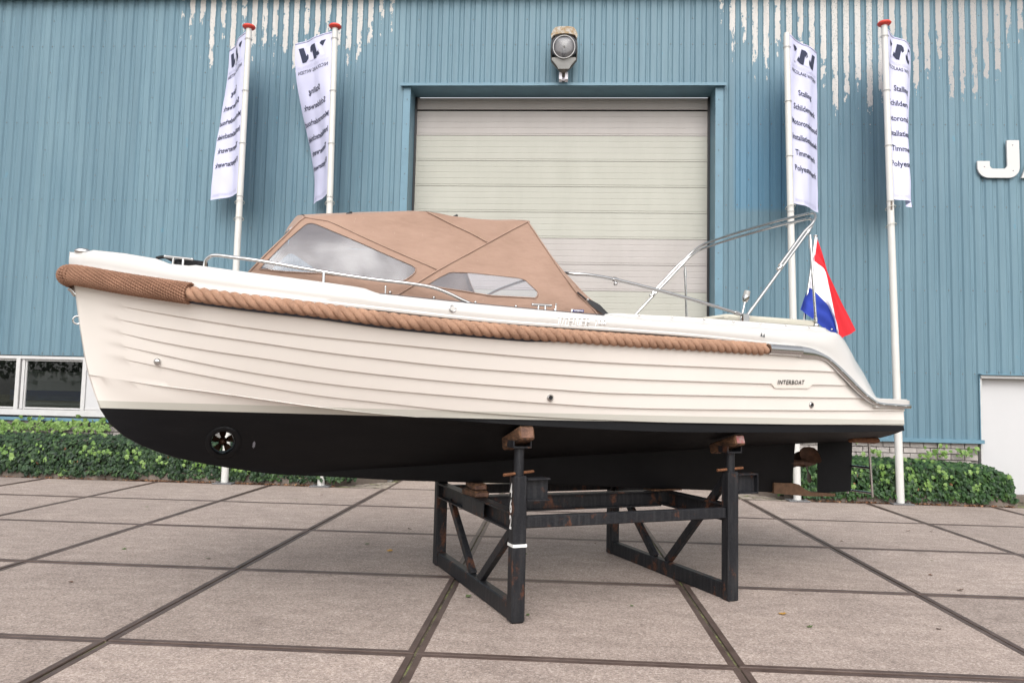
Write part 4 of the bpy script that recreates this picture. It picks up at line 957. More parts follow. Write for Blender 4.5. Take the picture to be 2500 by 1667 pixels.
# deck moulding: bulwark with steps in its top edge, sweeping quarters, deck
BT = [(-4.035, 0.020, 2.571), (-3.956, 0.074, 2.561), (-3.925, 0.157, 2.555), (-3.9, 0.182, 2.562), (-3.87, 0.212, 2.567), (-3.662, 0.395, 2.533), (-3.453, 0.547, 2.49), (-3.41, 0.572, 2.474), (-3.371, 0.602, 2.455), (-3.25, 0.675, 2.441), (-3.204, 0.700, 2.445), (-2.955, 0.824, 2.411), (-2.696, 0.931, 2.381), (-2.433, 1.010, 2.354), (-2.21, 1.067, 2.331), (-2.15, 1.080, 2.322), (-2.09, 1.092, 2.302), (-2.047, 1.101, 2.29), (-1.75, 1.145, 2.273), (-1.45, 1.187, 2.258), (-0.937, 1.229, 2.241), (-0.37, 1.232, 2.232), (-0.011, 1.232, 2.222), (0.437, 1.230, 2.223), (1.078, 1.184, 2.223), (1.5, 1.132, 2.233), (1.942, 1.068, 2.244)]
QT = [(2.016, 1.05, 2.250), (2.077, 1.03, 2.240), (2.198, .975, 2.197), (2.341, .93, 2.077), (2.426, .878, 2.035), (2.555, .852, 1.919), (2.643, .834, 1.818), (2.735, .815, 1.700), (2.80, .805, 1.684), (3.02, .80, 1.676)]
QB = [1.80, 1.86, 1.99, 2.12, 2.20, 2.33, 2.42, 2.53, 2.62, 3.0]
zbb = pch([-4.05, -3.206, -2.133, -.979, 0, 1.06, 1.462, 1.635, 1.84, 1.992, 2.188, 2.35, 2.5, 2.61, 3.0], [2.472, 2.296, 2.19, 2.133, 2.128, 2.102, 2.087, 2.071, 2.009, 1.933, 1.817, 1.721, 1.657, 1.641, 1.629])
pairs = [(s_, (s_, t, z)) for s_, t, z in BT[:-1]]
pairs += [(1.72, BT[-1])]+[(b_, q) for b_, q in zip(QB, QT)]
pr3 = []
for (b0, q0), (b1, q1) in zip(pairs, pairs[1:]):
    n = max(1, int(abs(q1[0]-q0[0])/.07))
    for i in range(n):
        u = i/n; pr3.append((b0+(b1-b0)*u, tuple(q0[k]+(q1[k]-q0[k])*u for k in range(3))))
pr3.append(pairs[-1])
dm = MB(); drows = []; topline = []
for b_, q in pr3:
    tb0 = max(.03, bs(b_)-.022); zb0 = zbb(b_); r = []
    r.append((b_, max(.02, tb0-.05), zb0-.035)); r.append((b_, tb0-.003, zb0-.012)); r.append((b_, tb0, zb0)); r.append((b_, tb0-.006, zb0+.012))
    for w in (.2, .4, .6, .8, .93):
        r.append((b_+(q[0]-b_)*w, tb0-.006+(q[1]-tb0+.006)*w+.020*math.sin(PI*w), zb0+.012+(q[2]-zb0-.012)*w))
    r.append((q[0], q[1]-.004, q[2]-.004)); r.append((q[0], max(.004, q[1]-.014), q[2])); r.append((q[0], max(.003, q[1]-.05), q[2]-.002)); r.append((q[0], max(.002, q[1]-.065), q[2]-.05))
    drows.append(r); topline.append(q)
for sg in (1, -1): dm.grid([[(s_, -sg*t, z) for s_, t, z in r] for r in drows])
r0_ = drows[0]; dm.grid([[(s_, -t, z) for s_, t, z in r0_], [(s_-.01, 0, z) for s_, t, z in r0_], [(s_, t, z) for s_, t, z in r0_]])
dm.build('bulwark', M['gelwhite'], boat, 38, True)
dk = MB()
dk.grid([[(warp(r[-1][0], r[-1][1]*k_) if r[-1][0] > 2.2 else r[-1][0], -r[-1][1]*k_, r[-1][2]+.02*(1-k_*k_)) for k_ in (1, .75, .5, .25, 0, -.25, -.5, -.75, -1)] for r in drows])
dk.build('deck', M['gelwhite'], boat, 40)
# swim platform
pf = []
for s_ in (2.5, 2.62, 2.75, 2.9, 3.02): pf.append((s_, bs(s_)+.012))
e0 = [(3.05+.37*(1-(t/.93)**2), t) for t in (.915, .85, .7, .5, .25, 0)]
outl = pf+e0; outl = outl+[(a, -b_) for a, b_ in reversed(outl[:-1])]
pm = MB(); pm.prism([(a, -b_) for a, b_ in outl], 1.596, 1.668); pl_ = [((a-2.8)*.985+2.79, -b_*.985) for a, b_ in outl]
pm.prism(pl_, 1.6681, 1.678); pm.build('swim_platform', M['gelwhite'], boat, 40)
# polished steel strip sweeping down the quarter and round the platform
ST = [(1.43, 2.092, 2.002), (1.55, 2.084, 2.000), (1.635, 2.071, 2.002), (1.75, 2.04, 1.992), (1.84, 2.009, 1.960), (1.992, 1.933, 1.870), (2.188, 1.817, 1.752), (2.35, 1.721, 1.667), (2.5, 1.657, 1.617), (2.61, 1.641, 1.604), (2.8, 1.634, 1.597), (2.97, 1.629, 1.593)]
sps = smoothpath([Vector(q) for q in ST], 5)
for sg in (1, -1):
    sm_ = MB(); g = []
    path = [(q.x, bs(q.x)+.012, q.y, q.z) for q in sps]+[(a, b_+.006, 1.629, 1.593) for a, b_ in e0]
    for s_, t, za, zb_ in path: g.append([(s_, -sg*(t-.012), za+.002), (s_, -sg*(t+.009), za), (s_, -sg*(t+.014), za-.006), (s_, -sg*(t+.0145), (za+zb_)/2), (s_, -sg*(t+.014), zb_+.006), (s_, -sg*(t+.009), zb_), (s_, -sg*(t-.012), zb_-.002)])
    so = sm_.grid(g).build('steel_rub_strip', M['chrome'], boat, 60)
    rv = MB()
    for q in sps[20::5]: rv.sphere((q.x, -sg*(bs(q.x)+.030), (q.y+q.z)/2), .006, 6, 4)
    rv.build('strip_screws', M['brushed'], so)
    MB().tube([L(s_, sg*(bs(s_)+.012), 2.050) for s_ in (1.08, 1.2, 1.33, 1.445)], .045, 16).build('rope_end_cap', M['chrome'], boat, 60)
# rope fender: three twisted strands each side
rsm = [-3.34+i*.05 for i in range(90)]
for sg in (1, -1):
    cen = [L(s_, sg*(bs(s_)+.008), zrp(s_)) for s_ in rsm if s_ <= 1.10]
    cen = resample(cen, .0125); rp = None
    Ls = [i*.0125 for i in range(len(cen))]
    for k in range(3):
        pts = []
        for i, c in enumerate(cen):
            tg = (cen[min(i+1, len(cen)-1)]-cen[max(i-1, 0)]).normalized(); n1 = tg.cross(Vector((0, 0, 1))).normalized(); n2 = n1.cross(tg)
            a = -sg*2*PI*Ls[i]/.207+2*PI*k/3; pts.append(c+(n1*math.cos(a)+n2*math.sin(a))*(.0245+.0008*math.sin(Ls[i]*3.1+k)))
        if rp is None: rp = MB().tube(pts, .0268, 9).build('rope_fender', M['rope'], boat, 180)
        else: MB().tube(pts, .0268, 9).build('rope_strand', M['rope'], rp, 180)
    MB().tube([L(s_, sg*(bs(s_)-.035), zrp(s_)-.035) for s_ in rsm if -3.3 < s_ < 1.4], .028, 6).build('fender_groove', M['gasket'], boat)
# knitted sleeve round the bow: a tube with rows of raised stitches
half = [L(s_, bs(s_)+.004, zrp(s_)+.002) for s_ in (-3.235, -3.33, -3.43, -3.53, -3.63, -3.73, -3.82, -3.90, -3.965)]
nose = [L(-4.01, .13, 2.392), L(-4.035, .06, 2.396)]
hp = half+nose; cen = smoothpath(hp+[L(-4.04, 0, 2.397)]+[Vector((p_.x, -p_.y, p_.z)) for p_ in reversed(hp)], 6)
cen = resample(cen, .0185); RSL = .064
sl_ = MB().tube(cen, [RSL*(.84 if i in (0, len(cen)-1) else 1) for i in range(len(cen))], 20).build('bow_fender_sleeve', M['sheath'], boat, 180)
stt = MB(); NC = 21
for i, c in enumerate(cen):
    tg = (cen[min(i+1, len(cen)-1)]-cen[max(i-1, 0)]).normalized(); n1 = tg.cross(Vector((0, 0, 1))).normalized(); n2 = n1.cross(tg)
    for k in range(NC):
        a = 2*PI*(k+.5*(i % 2))/NC+i*.06; d_ = n1*math.cos(a)+n2*math.sin(a); w_ = tg.cross(d_)
        ax_ = (tg*.55+w_*(.9 if i % 2 else .62)).normalized(); bx_ = d_; cx_ = ax_.cross(bx_)
        Rm = Matrix((ax_, cx_, bx_)).transposed()
        stt.sphere(c+d_*RSL, .0125, 6, 4, (1.2, .70, .85), R=Rm)
tag(stt.build('knitted_stitches', M['sheath'], sl_, 180), kind='stuff')
MB().tube([L(-4.03, .0, 2.315), L(-4.01, 0, 2.30), L(-3.985, 0, 2.265)], .02, 8).build('stem_shoe', M['chrome'], boat, 60)
MB().tube([L(-3.945+.028*math.cos(a)-.022, 0, 2.09+.028*math.sin(a)) for a in [2*PI*k/20 for k in range(21)]], .0065, 8).build('bow_eye', M['chrome'], boat, 180)
bf = MB(); bf.sphere(L(-3.955, .06, 2.572), .05, 12, 6, (1.1, .6, .5)); bf.build('bow_fairlead', M['chrome'], boat, 180)
# rubber gasket under the cover, aft coaming, sun pad
gk = [(-2.05, 1.05, 2.293), (-1.45, 1.137, 2.262), (-.937, 1.178, 2.245), (-.37, 1.182, 2.236), (.0, 1.186, 2.228)]
MB().tube(smoothpath([L(*q) for q in gk], 8), .007, 6).build('gasket_strip', M['gasket'], boat)
CT = [(-.40, 1.16, 2.238), (-.33, 1.16, 2.258), (-.284, 1.16, 2.264), (.011, 1.16, 2.267), (.341, 1.16, 2.275), (.788, 1.138, 2.277), (1.35, 1.08, 2.284), (1.882, 1.006, 2.292), (1.962, .992, 2.286), (1.985, .985, 2.25)]
bt = pch([q[0] for q in BT], [q[1] for q in BT]); bz = pch([q[0] for q in BT], [q[2] for q in BT])
cs_ = resample([Vector(q) for q in CT], n=50)
for sg in (1, -1):
    cm = MB(); cm.grid([[(q.x, -sg*(bt(q.x)-.012), bz(q.x)-.02), (q.x, -sg*(bt(q.x)-.014), bz(q.x)+.004), (q.x, -sg*(q.y+.006), q.z-.008), (q.x, -sg*q.y, q.z), (q.x, -sg*(q.y-.05), q.z), (q.x, -sg*(q.y-.055), q.z-.1)] for q in cs_]); cmo = cm.build('coaming', M['gelwhite'], boat, 40)
    for q in cs_[6::6]: MB().sphere((q.x, -sg*(bt(q.x)-.006), (q.z+bz(q.x))/2+.006), .0085, 8, 4).build('coaming_screw', M['chrome'], cmo)
MB().bbox(L(1.42, .43, 2.318), (1.02, 1.04, .075), .025).build('sun_pad', M['cushion'], boat, 40)
# cleats, studs, vents, skin fittings
def cleat(a, b_, f1, f2, name='cleat'):
    mb = MB(); mb.tube([a, b_], .010, 8); mb.sphere(a, .011, 8, 5); mb.sphere(b_, .011, 8, 5)
    mb.tube([f1, f1.lerp(a.lerp(b_, .32), .95)], .009, 8); mb.tube([f2, f2.lerp(a.lerp(b_, .68), .95)], .009, 8); mb.box(f1.lerp(f2, .5)-Vector((0, 0, .004)), (.11, .05, .008))
    mb.build(name, M['chrome'], boat, 50)
cleat(L(-3.40, .525, 2.512), L(-3.23, .624, 2.491), L(-3.348, .555, 2.452), L(-3.286, .593, 2.444)); cleat(L(-.955, 1.157, 2.283), L(-.812, 1.16, 2.285), L(-.912, 1.158, 2.24), L(-.857, 1.16, 2.24))
ck = MB(); ck.tube(smoothpath([L(-3.46, .42, 2.51), L(-3.40, .44, 2.52), L(-3.32, .46, 2.485), L(-3.25, .50, 2.49), L(-3.2, .55, 2.48), L(-3.15, .56, 2.46)], 6), .012, 8)
for i in range(4): ck.tube([L(-3.24+.10*math.cos(a), .50+.06*math.sin(a), 2.45+.012*i) for a in [2*PI*k/16 for k in range(17)]], .012, 7)
tag(ck.build('mooring_line', M['cord'], None, 180), 'coil of black mooring line on the foredeck behind the cleat', 'mooring line'); bpy.data.objects['mooring_line'].location = BO; bpy.data.objects['mooring_line'].rotation_euler = (0, 0, BA)
for s_, t, z in ((-2.003, 1.045, 2.30), (-.775, 1.165, 2.25)): MB().tube([L(s_, t, z), L(s_, t, z+.04)], .005, 6).sphere(L(s_, t, z+.045), .009, 8, 5).build('stud_eye', M['chrome'], boat)
def bulsurf(ss, zz):
    w = (zz-zbb(ss)-.012)/(bz(ss)-zbb(ss)-.012); tb0 = bs(ss)-.028
    return tb0+(bt(ss)-tb0)*w+.020*math.sin(PI*max(0, min(1, w)))
q_ = bulsurf(-1.573, 2.208)
df_ = MB().tube([L(-1.573, q_-.03, 2.208), L(-1.573, q_+.006, 2.208)], .017, 16).build('deck_filler', M['gelwhite'], boat, 40)
MB().tube([L(-1.573+.022*math.cos(a), bulsurf(-1.573, 2.208+.022*math.sin(a))+.003, 2.208+.022*math.sin(a)) for a in [2*PI*k/20 for k in range(21)]], .0045, 6).build('filler_ring', M['brushed'], df_, 180)
for (s_, z) in ((-3.417, 1.804), (-.787, 1.618), (1.677, 1.607)):
    t = T(s_, z)+.010; mb = MB()
    mb.tube([L(s_, t-.01, z), L(s_, t+.008, z), L(s_, t+.014, z)], [.026, .026, .019], 16, False); mb.tube([L(s_, t+.014, z), L(s_, t-.02, z)], [.015, .013], 16, False)
    sf_ = mb.build('skin_fitting', M['chrome'], boat, 50)
    if s_ > -3: MB().tube([L(s_, t+.006, z), L(s_, t+.007, z)], .014, 14).build('drain_hole', M['blackplastic'], sf_)
    else: MB().sphere(L(s_, t+.012, z), .024, 10, 6, (1, .6, 1)).build('drain_cover', M['chrome'], sf_, 180)
# chrome name badge in raised strokes, brand lettering in its recessed plate
GL = {'I': [[(.15, .92), (.38, 1), (.38, 0)]], 'n': [[(0, 0), (0, .92), (.62, .92), (.62, 0)]], 't': [[(.3, 0), (.3, 1.1)], [(0, .86), (.62, .86)]], 'E': [[(.7, .95), (0, .95), (0, 0), (.7, 0)], [(0, .48), (.62, .48)]],
      'D': [[(0, 0), (0, .95), (.66, .95), (.66, .12), (.5, 0), (0, 0)]], 'R': [[(0, 0), (0, .95), (.64, .95), (.64, .42), (.15, .42)], [(.36, .42), (.40, .05), (.66, 0)]], '7': [[(0, .75), (.45, .75), (.30, -.05)]], '8': [[(.08, 0), (.08, .5), (.62, .5), (.62, 0), (.08, 0)], [(.18, .5), (.18, 1.02), (.56, 1.02), (.56, .5)]], '0': [[(.05, 0), (.05, .52), (.58, .52), (.58, 0), (.05, 0)]], ' ': []}
s_ = -.815
for ch in 'IntEnDER 780':
    H_ = .052; wch = .034; zb_ = 2.137+.014*(s_+.815)/.4+(.012 if ch in '80' else 0); nm = MB()
    for st_ in GL[ch]:
        nm.tube([L(s_+x*wch+y*.009, bulsurf(s_+x*wch+y*.009, zb_+y*H_)+.002, zb_+y*H_) for x, y in st_], .0036, 6)
    if nm.v: nm.build('name_letter', M['badgelight'], boat, 40)
    s_ += .036 if ch == ' ' else (.026 if ch == 'I' else .0345)
tv, tf = text2d('INTERBOAT', .050, 1.12, .0012)
tx0 = min(p_[0] for p_ in tv); tx1 = max(p_[0] for p_ in tv); bmv = []
for x, y in tv:
    ss = 1.24+(x-tx0)/(tx1-tx0)*.305; zz = 1.770+.008*(ss-1.24)/.3+y; bmv.append(L(ss, T(ss, zz)+D+.006, zz))
MB().add(bmv, tf).build('brand_name', M['badge'], boat)
pl2 = [(1.165, 1.777), (1.185, 1.768), (1.215, 1.744), (1.235, 1.738), (1.60, 1.746), (1.622, 1.754), (1.645, 1.776), (1.67, 1.785)]
ptop = [(a, LAPS[1](a)+.004) for a, _ in pl2]
pb_ = MB(); pb_.grid([[L(a, T(a, z)+D+.001, z) for a, z in ptop], [L(a, T(a, z)+D+.001, z) for a, z in [(p_[0], (p_[1]+q_[1])/2) for p_, q_ in zip(pl2, ptop)]], [L(a, T(a, z)+D+.001, z) for a, z in pl2], [L(a, T(a, z)-.004, z-.006) for a, z in pl2]])
pb_.build('name_plate', mat('plate_gelcoat', (.79, .735, .67), .15), boat)
lg = MB()
for q in ([(1.03, 2.155), (1.055, 2.150), (1.052, 2.185)], [(1.055, 2.150), (1.08, 2.145), (1.082, 2.178)]): lg.add([L(a, bulsurf(a, z)+.004, z) for a, z in q], [(0, 1, 2)])
lg.build('quarter_emblem', M['badge'], boat)
# side rails
for sg in (1, -1):
    R_ = [(-3.154, .634, 2.43), (-3.147, .637, 2.477), (-3.131, .646, 2.505), (-3.088, .668, 2.524), (-2.95, .735, 2.508), (-2.817, .792, 2.492), (-2.402, .927, 2.431), (-2.105, .998, 2.398), (-1.825, 1.047, 2.380), (-1.671, 1.067, 2.361), (-1.554, 1.082, 2.324), (-1.473, 1.092, 2.289), (-1.40, 1.10, 2.262)]
    ro = MB().tube(smoothpath([L(a, sg*b_, c_) for a, b_, c_ in R_], 6), .0125, 10).build('hand_rail', M['chrome'], boat, 60)
    MB().tube([L(-2.402, sg*.93, 2.431), L(-2.402, sg*.935, 2.34)], .011, 8).build('rail_post', M['chrome'], ro, 60)
# folding frame: two nested hoops raised aft, one folded forward
def hoop(pts, r=.0132, name='frame_hoop', n=6):
    h_ = [L(*q) for q in pts]; full = smoothpath(h_+[Vector((p_.x, -p_.y, p_.z)) for p_ in reversed(h_)], n)
    return MB().tube(full, r, 9).build(name, M['chrome'], boat, 60)
def legp(f, ds=0, dz=0): return (1.03+.78*f+ds, 1.05-.10*f, 2.32+.835*f+dz)
def bend(dv, ds=0, dz=0):                     # rounded shoulder of a hoop, then its slightly crowned top
    o = []
    for k in range(7):
        f = PI/2*k/6; v = 1.03+dv+.195*math.sin(f); o.append((1.03+.78*v+ds, .745+.205*math.cos(f), 2.32+.835*v+dz))
    s9, _, z9 = o[-1]; return o+[(s9+.004, .5, z9+.012), (s9+.006, .2, z9+.018)]
h1 = hoop([legp(.55, -.022, .02), legp(.75, -.022, .02), legp(.95, -.022, .02)]+bend(.02, -.012, .012), n=4)
h2 = hoop([legp(0), legp(.25), legp(.5), legp(.75), legp(.95)]+bend(-.035), n=4)
h3 = hoop([(1.006, 1.06, 2.335), (.6, 1.05, 2.415), (.179, 1.03, 2.488), (-.185, 1.0, 2.546), (-.412, .99, 2.566), (-.52, .97, 2.568), (-.58, .90, 2.58), (-.60, .7, 2.60), (-.62, .3, 2.61)])
for sg in (1, -1):
    for s_, t, z, d_ in ((1.445, .995, 2.785, (.6, 0, .75)), (1.80, .95, 3.14, (.6, 0, .75)), (-.185, 1.0, 2.546, (1, 0, -.13)), (.93, 1.06, 2.350, (1, 0, -.2))):
        v = Vector(d_).normalized()*.022; c = L(s_, sg*t, z); MB().tube([c-v, c+v], .0175, 10).build('frame_clamp', M['chrome'], boat, 50)
    for q in ((-.185, 1.0, 2.515), (1.42, 1.0, 2.77)): MB().sphere(L(q[0], sg*q[1], q[2]), .017, 8, 5).build('clamp_eye', M['chrome'], boat, 180)
    MB().bbox(L(1.0, sg*1.085, 2.300), (.06, .03, .09), .004).build('frame_hinge', M['chrome'], boat)
    st_ = MB(); st_.tube([L(1.877, sg*.96, 2.32), L(1.83, sg*.945, 3.12)], .0115, 8); st_.tube([L(1.873, sg*.959, 2.38), L(1.875, sg*.96, 2.34)], .016, 8); st_.tube([L(1.832, sg*.945, 3.08), L(1.837, sg*.946, 3.0)], .016, 8); st_.sphere(L(1.877, sg*.96, 2.308), .025, 10, 6); st_.build('frame_strut', M['chrome'], boat, 50)
nl_ = MB(); nl_.tube([L(1.022, 1.0, 2.30), L(1.066, 1.0, 2.465)], .009, 8); nlo = nl_.build('stern_light', M['chrome'], boat, 50)
MB().tube([L(1.064, 1.0, 2.46), L(1.072, 1.0, 2.49), L(1.077, 1.0, 2.505)], [.02, .031, .031], 12).build('light_base', M['chrome'], nlo, 40); MB().tube([L(1.077, 1.0, 2.505), L(1.09, 1.0, 2.55)], .027, 12).build('light_lens', M['lens'], nlo, 40)

# ------------------------------------------------------------------ canvas cover with clear windows
tt_top = pch([-3, -2.6, -1.9, -1.5, -.3], [.58, .60, .78, .82, .84])
zb_c = pch([-2.95, -2.8, -2.4, -2.02, -1.41, -.885, -.374, -.25], [2.43, 2.423, 2.368, 2.306, 2.273, 2.256, 2.261, 2.262])
zt_c = pch([-3, -2.6, -1.7, -.3], [2.8, 2.83, 2.96, 2.98])
def Tc(s_, z):
    v = max(0, min(1.05, (z-zb_c(s_))/(zt_c(s_)-zb_c(s_)))); t0 = bs(s_)-.22
    w = .016*noise.noise((s_*3.2, z*5, 1.3))+.007*noise.noise((s_*9, z*9, 4))+.013*math.sin(30*(z+.30*s_))*sm((s_+1.05)/.45)*sm((2.58-z)/.15)*sm((z-2.24)/.05)-.03*sm((z-2.5)/.2)*sm((2.95-z)/.15)*sm((s_+2.2)/.4)*sm((-1.25-s_)/.3)
    return t0+(tt_top(s_)-t0)*v**1.3+w*.8
base = [(-2.876, 2.415), (-2.801, 2.406), (-2.628, 2.372), (-2.399, 2.35), (-2.149, 2.32), (-2.023, 2.29), (-1.816, 2.276), (-1.41, 2.256), (-.885, 2.242), (-.374, 2.245)]
hem = [(-.374, 2.245), (-.505, 2.376), (-.631, 2.528), (-.735, 2.708), (-.849, 2.918), (-.868, 2.962)]
tope = [(-.868, 2.962), (-.933, 2.968), (-1.07, 2.950), (-1.267, 2.938), (-1.458, 2.938), (-1.581, 2.952), (-1.687, 2.957), (-1.792, 2.944), (-2.078, 2.911), (-2.352, 2.884), (-2.503, 2.867)]
pil = [(-2.503, 2.867), (-2.546, 2.827), (-2.63, 2.717), (-2.763, 2.558), (-2.876, 2.415)]
win1 = [(-2.802, 2.446), (-2.787, 2.473), (-2.63, 2.669), (-2.505, 2.806), (-2.474, 2.821), (-2.436, 2.813), (-2.276, 2.737), (-2.006, 2.615), (-1.783, 2.523), (-1.766, 2.503), (-1.779, 2.469), (-1.858, 2.406), (-2.094, 2.413), (-2.392, 2.430), (-2.656, 2.434)]
win2 = [(-1.686, 2.396), (-1.612, 2.45), (-1.524, 2.499), (-1.37, 2.504), (-.999, 2.491), (-.958, 2.479), (-.872, 2.397), (-.868, 2.372), (-.89, 2.345), (-1.228, 2.341), (-1.643, 2.381)]
def rs2(poly, step, closed=False):
    p_ = [Vector((a, b_, 0)) for a, b_ in poly]+([Vector((*poly[0], 0))] if closed else [])
    o = resample(p_, step); return [(q.x, q.y) for q in (o[:-1] if closed else o)]
def inside(p_, poly):
    x, y = p_; c = False; j = len(poly)-1
    for i in range(len(poly)):
        xi, yi = poly[i]; xj, yj = poly[j]
        if (yi > y) != (yj > y) and x < (xj-xi)*(y-yi)/(yj-yi)+xi: c = not c
        j = i
    return c
outline = rs2(base, .035)[:-1]+rs2(hem, .035)[:-1]+rs2(tope, .035)[:-1]+rs2(pil, .035)[:-1]
w1, w2 = rs2(win1, .03, True), rs2(win2, .03, True)
pts2, ed2 = [], []
for pl in (outline, w1, w2):
    o = len(pts2); n = len(pl); pts2 += [Vector(q) for q in pl]; ed2 += [(o+i, o+(i+1) % n) for i in range(n)]
gx = -2.95
while gx < -.3:
    gz = 2.22
    while gz < 3.0:
        q = (gx+(.02 if int(gz*25) % 2 else 0), gz)
        if inside(q, outline) and min((q[0]-a)**2+(q[1]-b_)**2 for a, b_ in outline+w1+w2) > .0004: pts2.append(Vector(q))
        gz += .04
    gx += .04
vo, eo, fo = delaunay_2d_cdt(pts2, ed2, [], 0, 1e-6)[:3]
cover = thing('canvas_cover', 'tan canvas cover with clear windows over the cockpit of the launch', 'boat cover', BO, BA)
for sg in (1, -1):
    vv = [L(q.x, sg*Tc(q.x, q.y), q.y) for q in vo]; fa, f1, f2 = [], [], []
    for f in fo:
        c = (sum(vo[i].x for i in f)/len(f), sum(vo[i].y for i in f)/len(f))
        if not inside(c, outline): continue
        (f1 if inside(c, w1) else f2 if inside(c, w2) else fa).append(tuple(f))
    for nm_, ff, mt in (('side_panel', fa, 'canvas'), ('front_side_window', f1, 'vinyl'), ('rear_side_window', f2, 'vinyl')):
        used = sorted({i for f in ff for i in f}); mp_ = {i: k for k, i in enumerate(used)}
        MB().add([vv[i] for i in used], [tuple(mp_[i] for i in f) for f in ff]).build(nm_, M[mt], cover, 180)
    def cl(poly, step=.03): return [L(a, sg*(Tc(a, b_)+.004), b_) for a, b_ in rs2(poly, step)]
    for nm_, poly, r in (('seam', [(-2.503, 2.862), (-2.354, 2.84), (-2.086, 2.704), (-1.809, 2.585), (-1.613, 2.506)], .0042), ('seam', [(-1.909, 2.30), (-1.758, 2.404), (-1.615, 2.504), (-1.221, 2.75), (-1.049, 2.858), (-.872, 2.963)], .0055), ('seam', [(-1.658, 2.953), (-1.495, 2.88), (-1.344, 2.814), (-1.221, 2.751)], .005), ('window_piping', win1+[win1[0]], .0042), ('window_piping', win2+[win2[0]], .0042), ('edge_hem', hem, .0065), ('edge_hem', pil, .0065)):
        MB().tube(cl(poly), r, 6).build(nm_, M['seam'] if nm_ != 'window_piping' else M['canvas'], cover, 180)
    sn = MB()
    for a, b_ in ((-1.951, 2.322), (-1.65, 2.30), (-1.351, 2.284), (-1.051, 2.272), (-.742, 2.266)): sn.sphere(L(a, sg*(Tc(a, b_)+.008), b_), .0115, 8, 5)
    sn.build('press_stud', M['chrome'], cover, 180)
tp = rs2(tope, .04); NT = 16
rf_ = [[L(a, t0*k_, b_+.10*(1-abs(k_)**2.4)+.006*noise.noise((a*4, k_*4, 2))) for k_ in [1-2*j/NT for j in range(NT+1)]] for a, b_ in tp for t0 in (Tc(a, b_),)]
MB().grid(rf_).build('roof_panel', M['canvas'], cover, 180)
fp = list(reversed(rs2(pil, .05))); nf_ = len(fp)
MB().grid([[L(a-.03*(1-k_*k_), Tc(a, b_)*k_, b_+(.10*sm((i-nf_*.6)/(nf_*.4)))*(1-abs(k_)**2.4)) for k_ in [1-2*j/NT for j in range(NT+1)]] for i, (a, b_) in enumerate(fp)], mif=lambda i, j: 1 if (1 <= i < nf_-3 and j not in (0, NT//2, NT//2-1, NT-1)) else 0).build('front_panel', [M['canvas'], M['vinyl']], cover, 180)
hp_ = rs2(hem, .05); nh_ = len(hp_)                       # the back is open: only a flap turns in behind each hem
for sg in (1, -1):
    MB().grid([[L(a+(.09*(1-sm(i/(nh_*.7)))+.012)*k_+.012*math.sin(PI*k_)*math.sin(i*.9), sg*(Tc(a, b_)-.003-.03*k_*k_), b_+.004+(.012*k_ if i == 0 else 0)) for k_ in (0, .25, .5, .75, 1)] for i, (a, b_) in enumerate(hp_)]).build('rear_flap', M['canvas'], cover, 180)
    MB().tube([L(a+(.09*(1-sm(i/(nh_*.7)))+.012), sg*(Tc(a, b_)-.033), b_+.004) for i, (a, b_) in enumerate(hp_)], .008, 6).build('edge_hem', M['seam'], cover, 180)
MB().tube([L(-.862, Tc(-.868, 2.962)*k_, 2.962+.10*(1-abs(k_)**2.4)) for k_ in [1-2*j/NT for j in range(NT+1)]], .012, 6).build('edge_hem', M['seam'], cover, 180)
for a, t, z, nm_ in ((-2.20, .64, 2.918, 'toggle'), (-1.39, .62, 2.992, 'toggle')): MB().bbox(L(a, t, z), (.05, .02, .018), .005, Matrix.Rotation(-.5, 3, 'Y')).build(nm_, M['blackplastic'], cover)
sp2 = MB(); sp2.tube([L(-.545, 1.055, 2.415), L(-.47, 1.075, 2.355)], .007, 6); sp2.grid([[L(-.478, 1.078, 2.35), L(-.455, 1.078, 2.368)], [L(-.41, 1.09, 2.295), L(-.372, 1.09, 2.33)], [L(-.345, 1.10, 2.255), L(-.305, 1.10, 2.268)], [L(-.31, 1.11, 2.242), L(-.285, 1.11, 2.247)]]); sp2.build('tension_strap', M['blackplastic'], cover); MB().sphere(L(-.47, 1.08, 2.36), .012, 8, 5).build('strap_hook', M['chrome'], cover)
lb_ = [(-.605, 2.262), (-.503, 2.264), (-.503, 2.282), (-.605, 2.280)]
lo = MB().add([L(a, Tc(a, b_)+.006, b_) for a, b_ in lb_], [(0, 1, 2, 3)]).build('maker_label', M['labelblue'], cover)
MB().add([L(a, Tc(a, b_)+.0075, b_) for a, b_ in ((-.606, 2.261), (-.596, 2.262), (-.588, 2.281), (-.606, 2.280))], [(0, 1, 2, 3)]).build('label_flash', M['labelwhite'], lo)
tv, tf = text2d('INTERBOAT', .0125, 1.1, .0006); MB().add([L(-.545+x, Tc(-.545+x, 2.27)+.0078, 2.268+y) for x, y in tv], tf).build('label_print', M['labelwhite'], lo)

# ------------------------------------------------------------------ ensign on its staff
fl = thing('ensign', 'red white and blue flag on a steel staff at the stern of the launch', 'flag', BO, BA)
MB().tube([L(2.58, 0, 2.1), L(2.637, 0, 2.39), L(2.817, 0, 3.385)], .013, 10).sphere(L(2.818, 0, 3.392), .026, 12, 6, (1, 1, .45)).build('staff', M['chrome'], fl, 60)
MB().tube([L(2.832, 0, 3.375), L(2.775, .0, 3.05)], .009, 8).build('hoist_sleeve', M['fwhite'], fl)
E0 = [(2.838, 0, 3.365), (2.865, .03, 3.242), (2.893, .08, 3.015), (2.967, .1, 2.855), (3.075, .1, 2.68), (3.169, .1, 2.547), (3.266, .1, 2.402)]
E1 = [(2.782, 0, 3.129), (2.814, .04, 3.082), (2.874, .07, 3.018), (2.898, .1, 2.842), (2.963, .1, 2.595), (2.995, .1, 2.437), (3.033, .1, 2.288)]
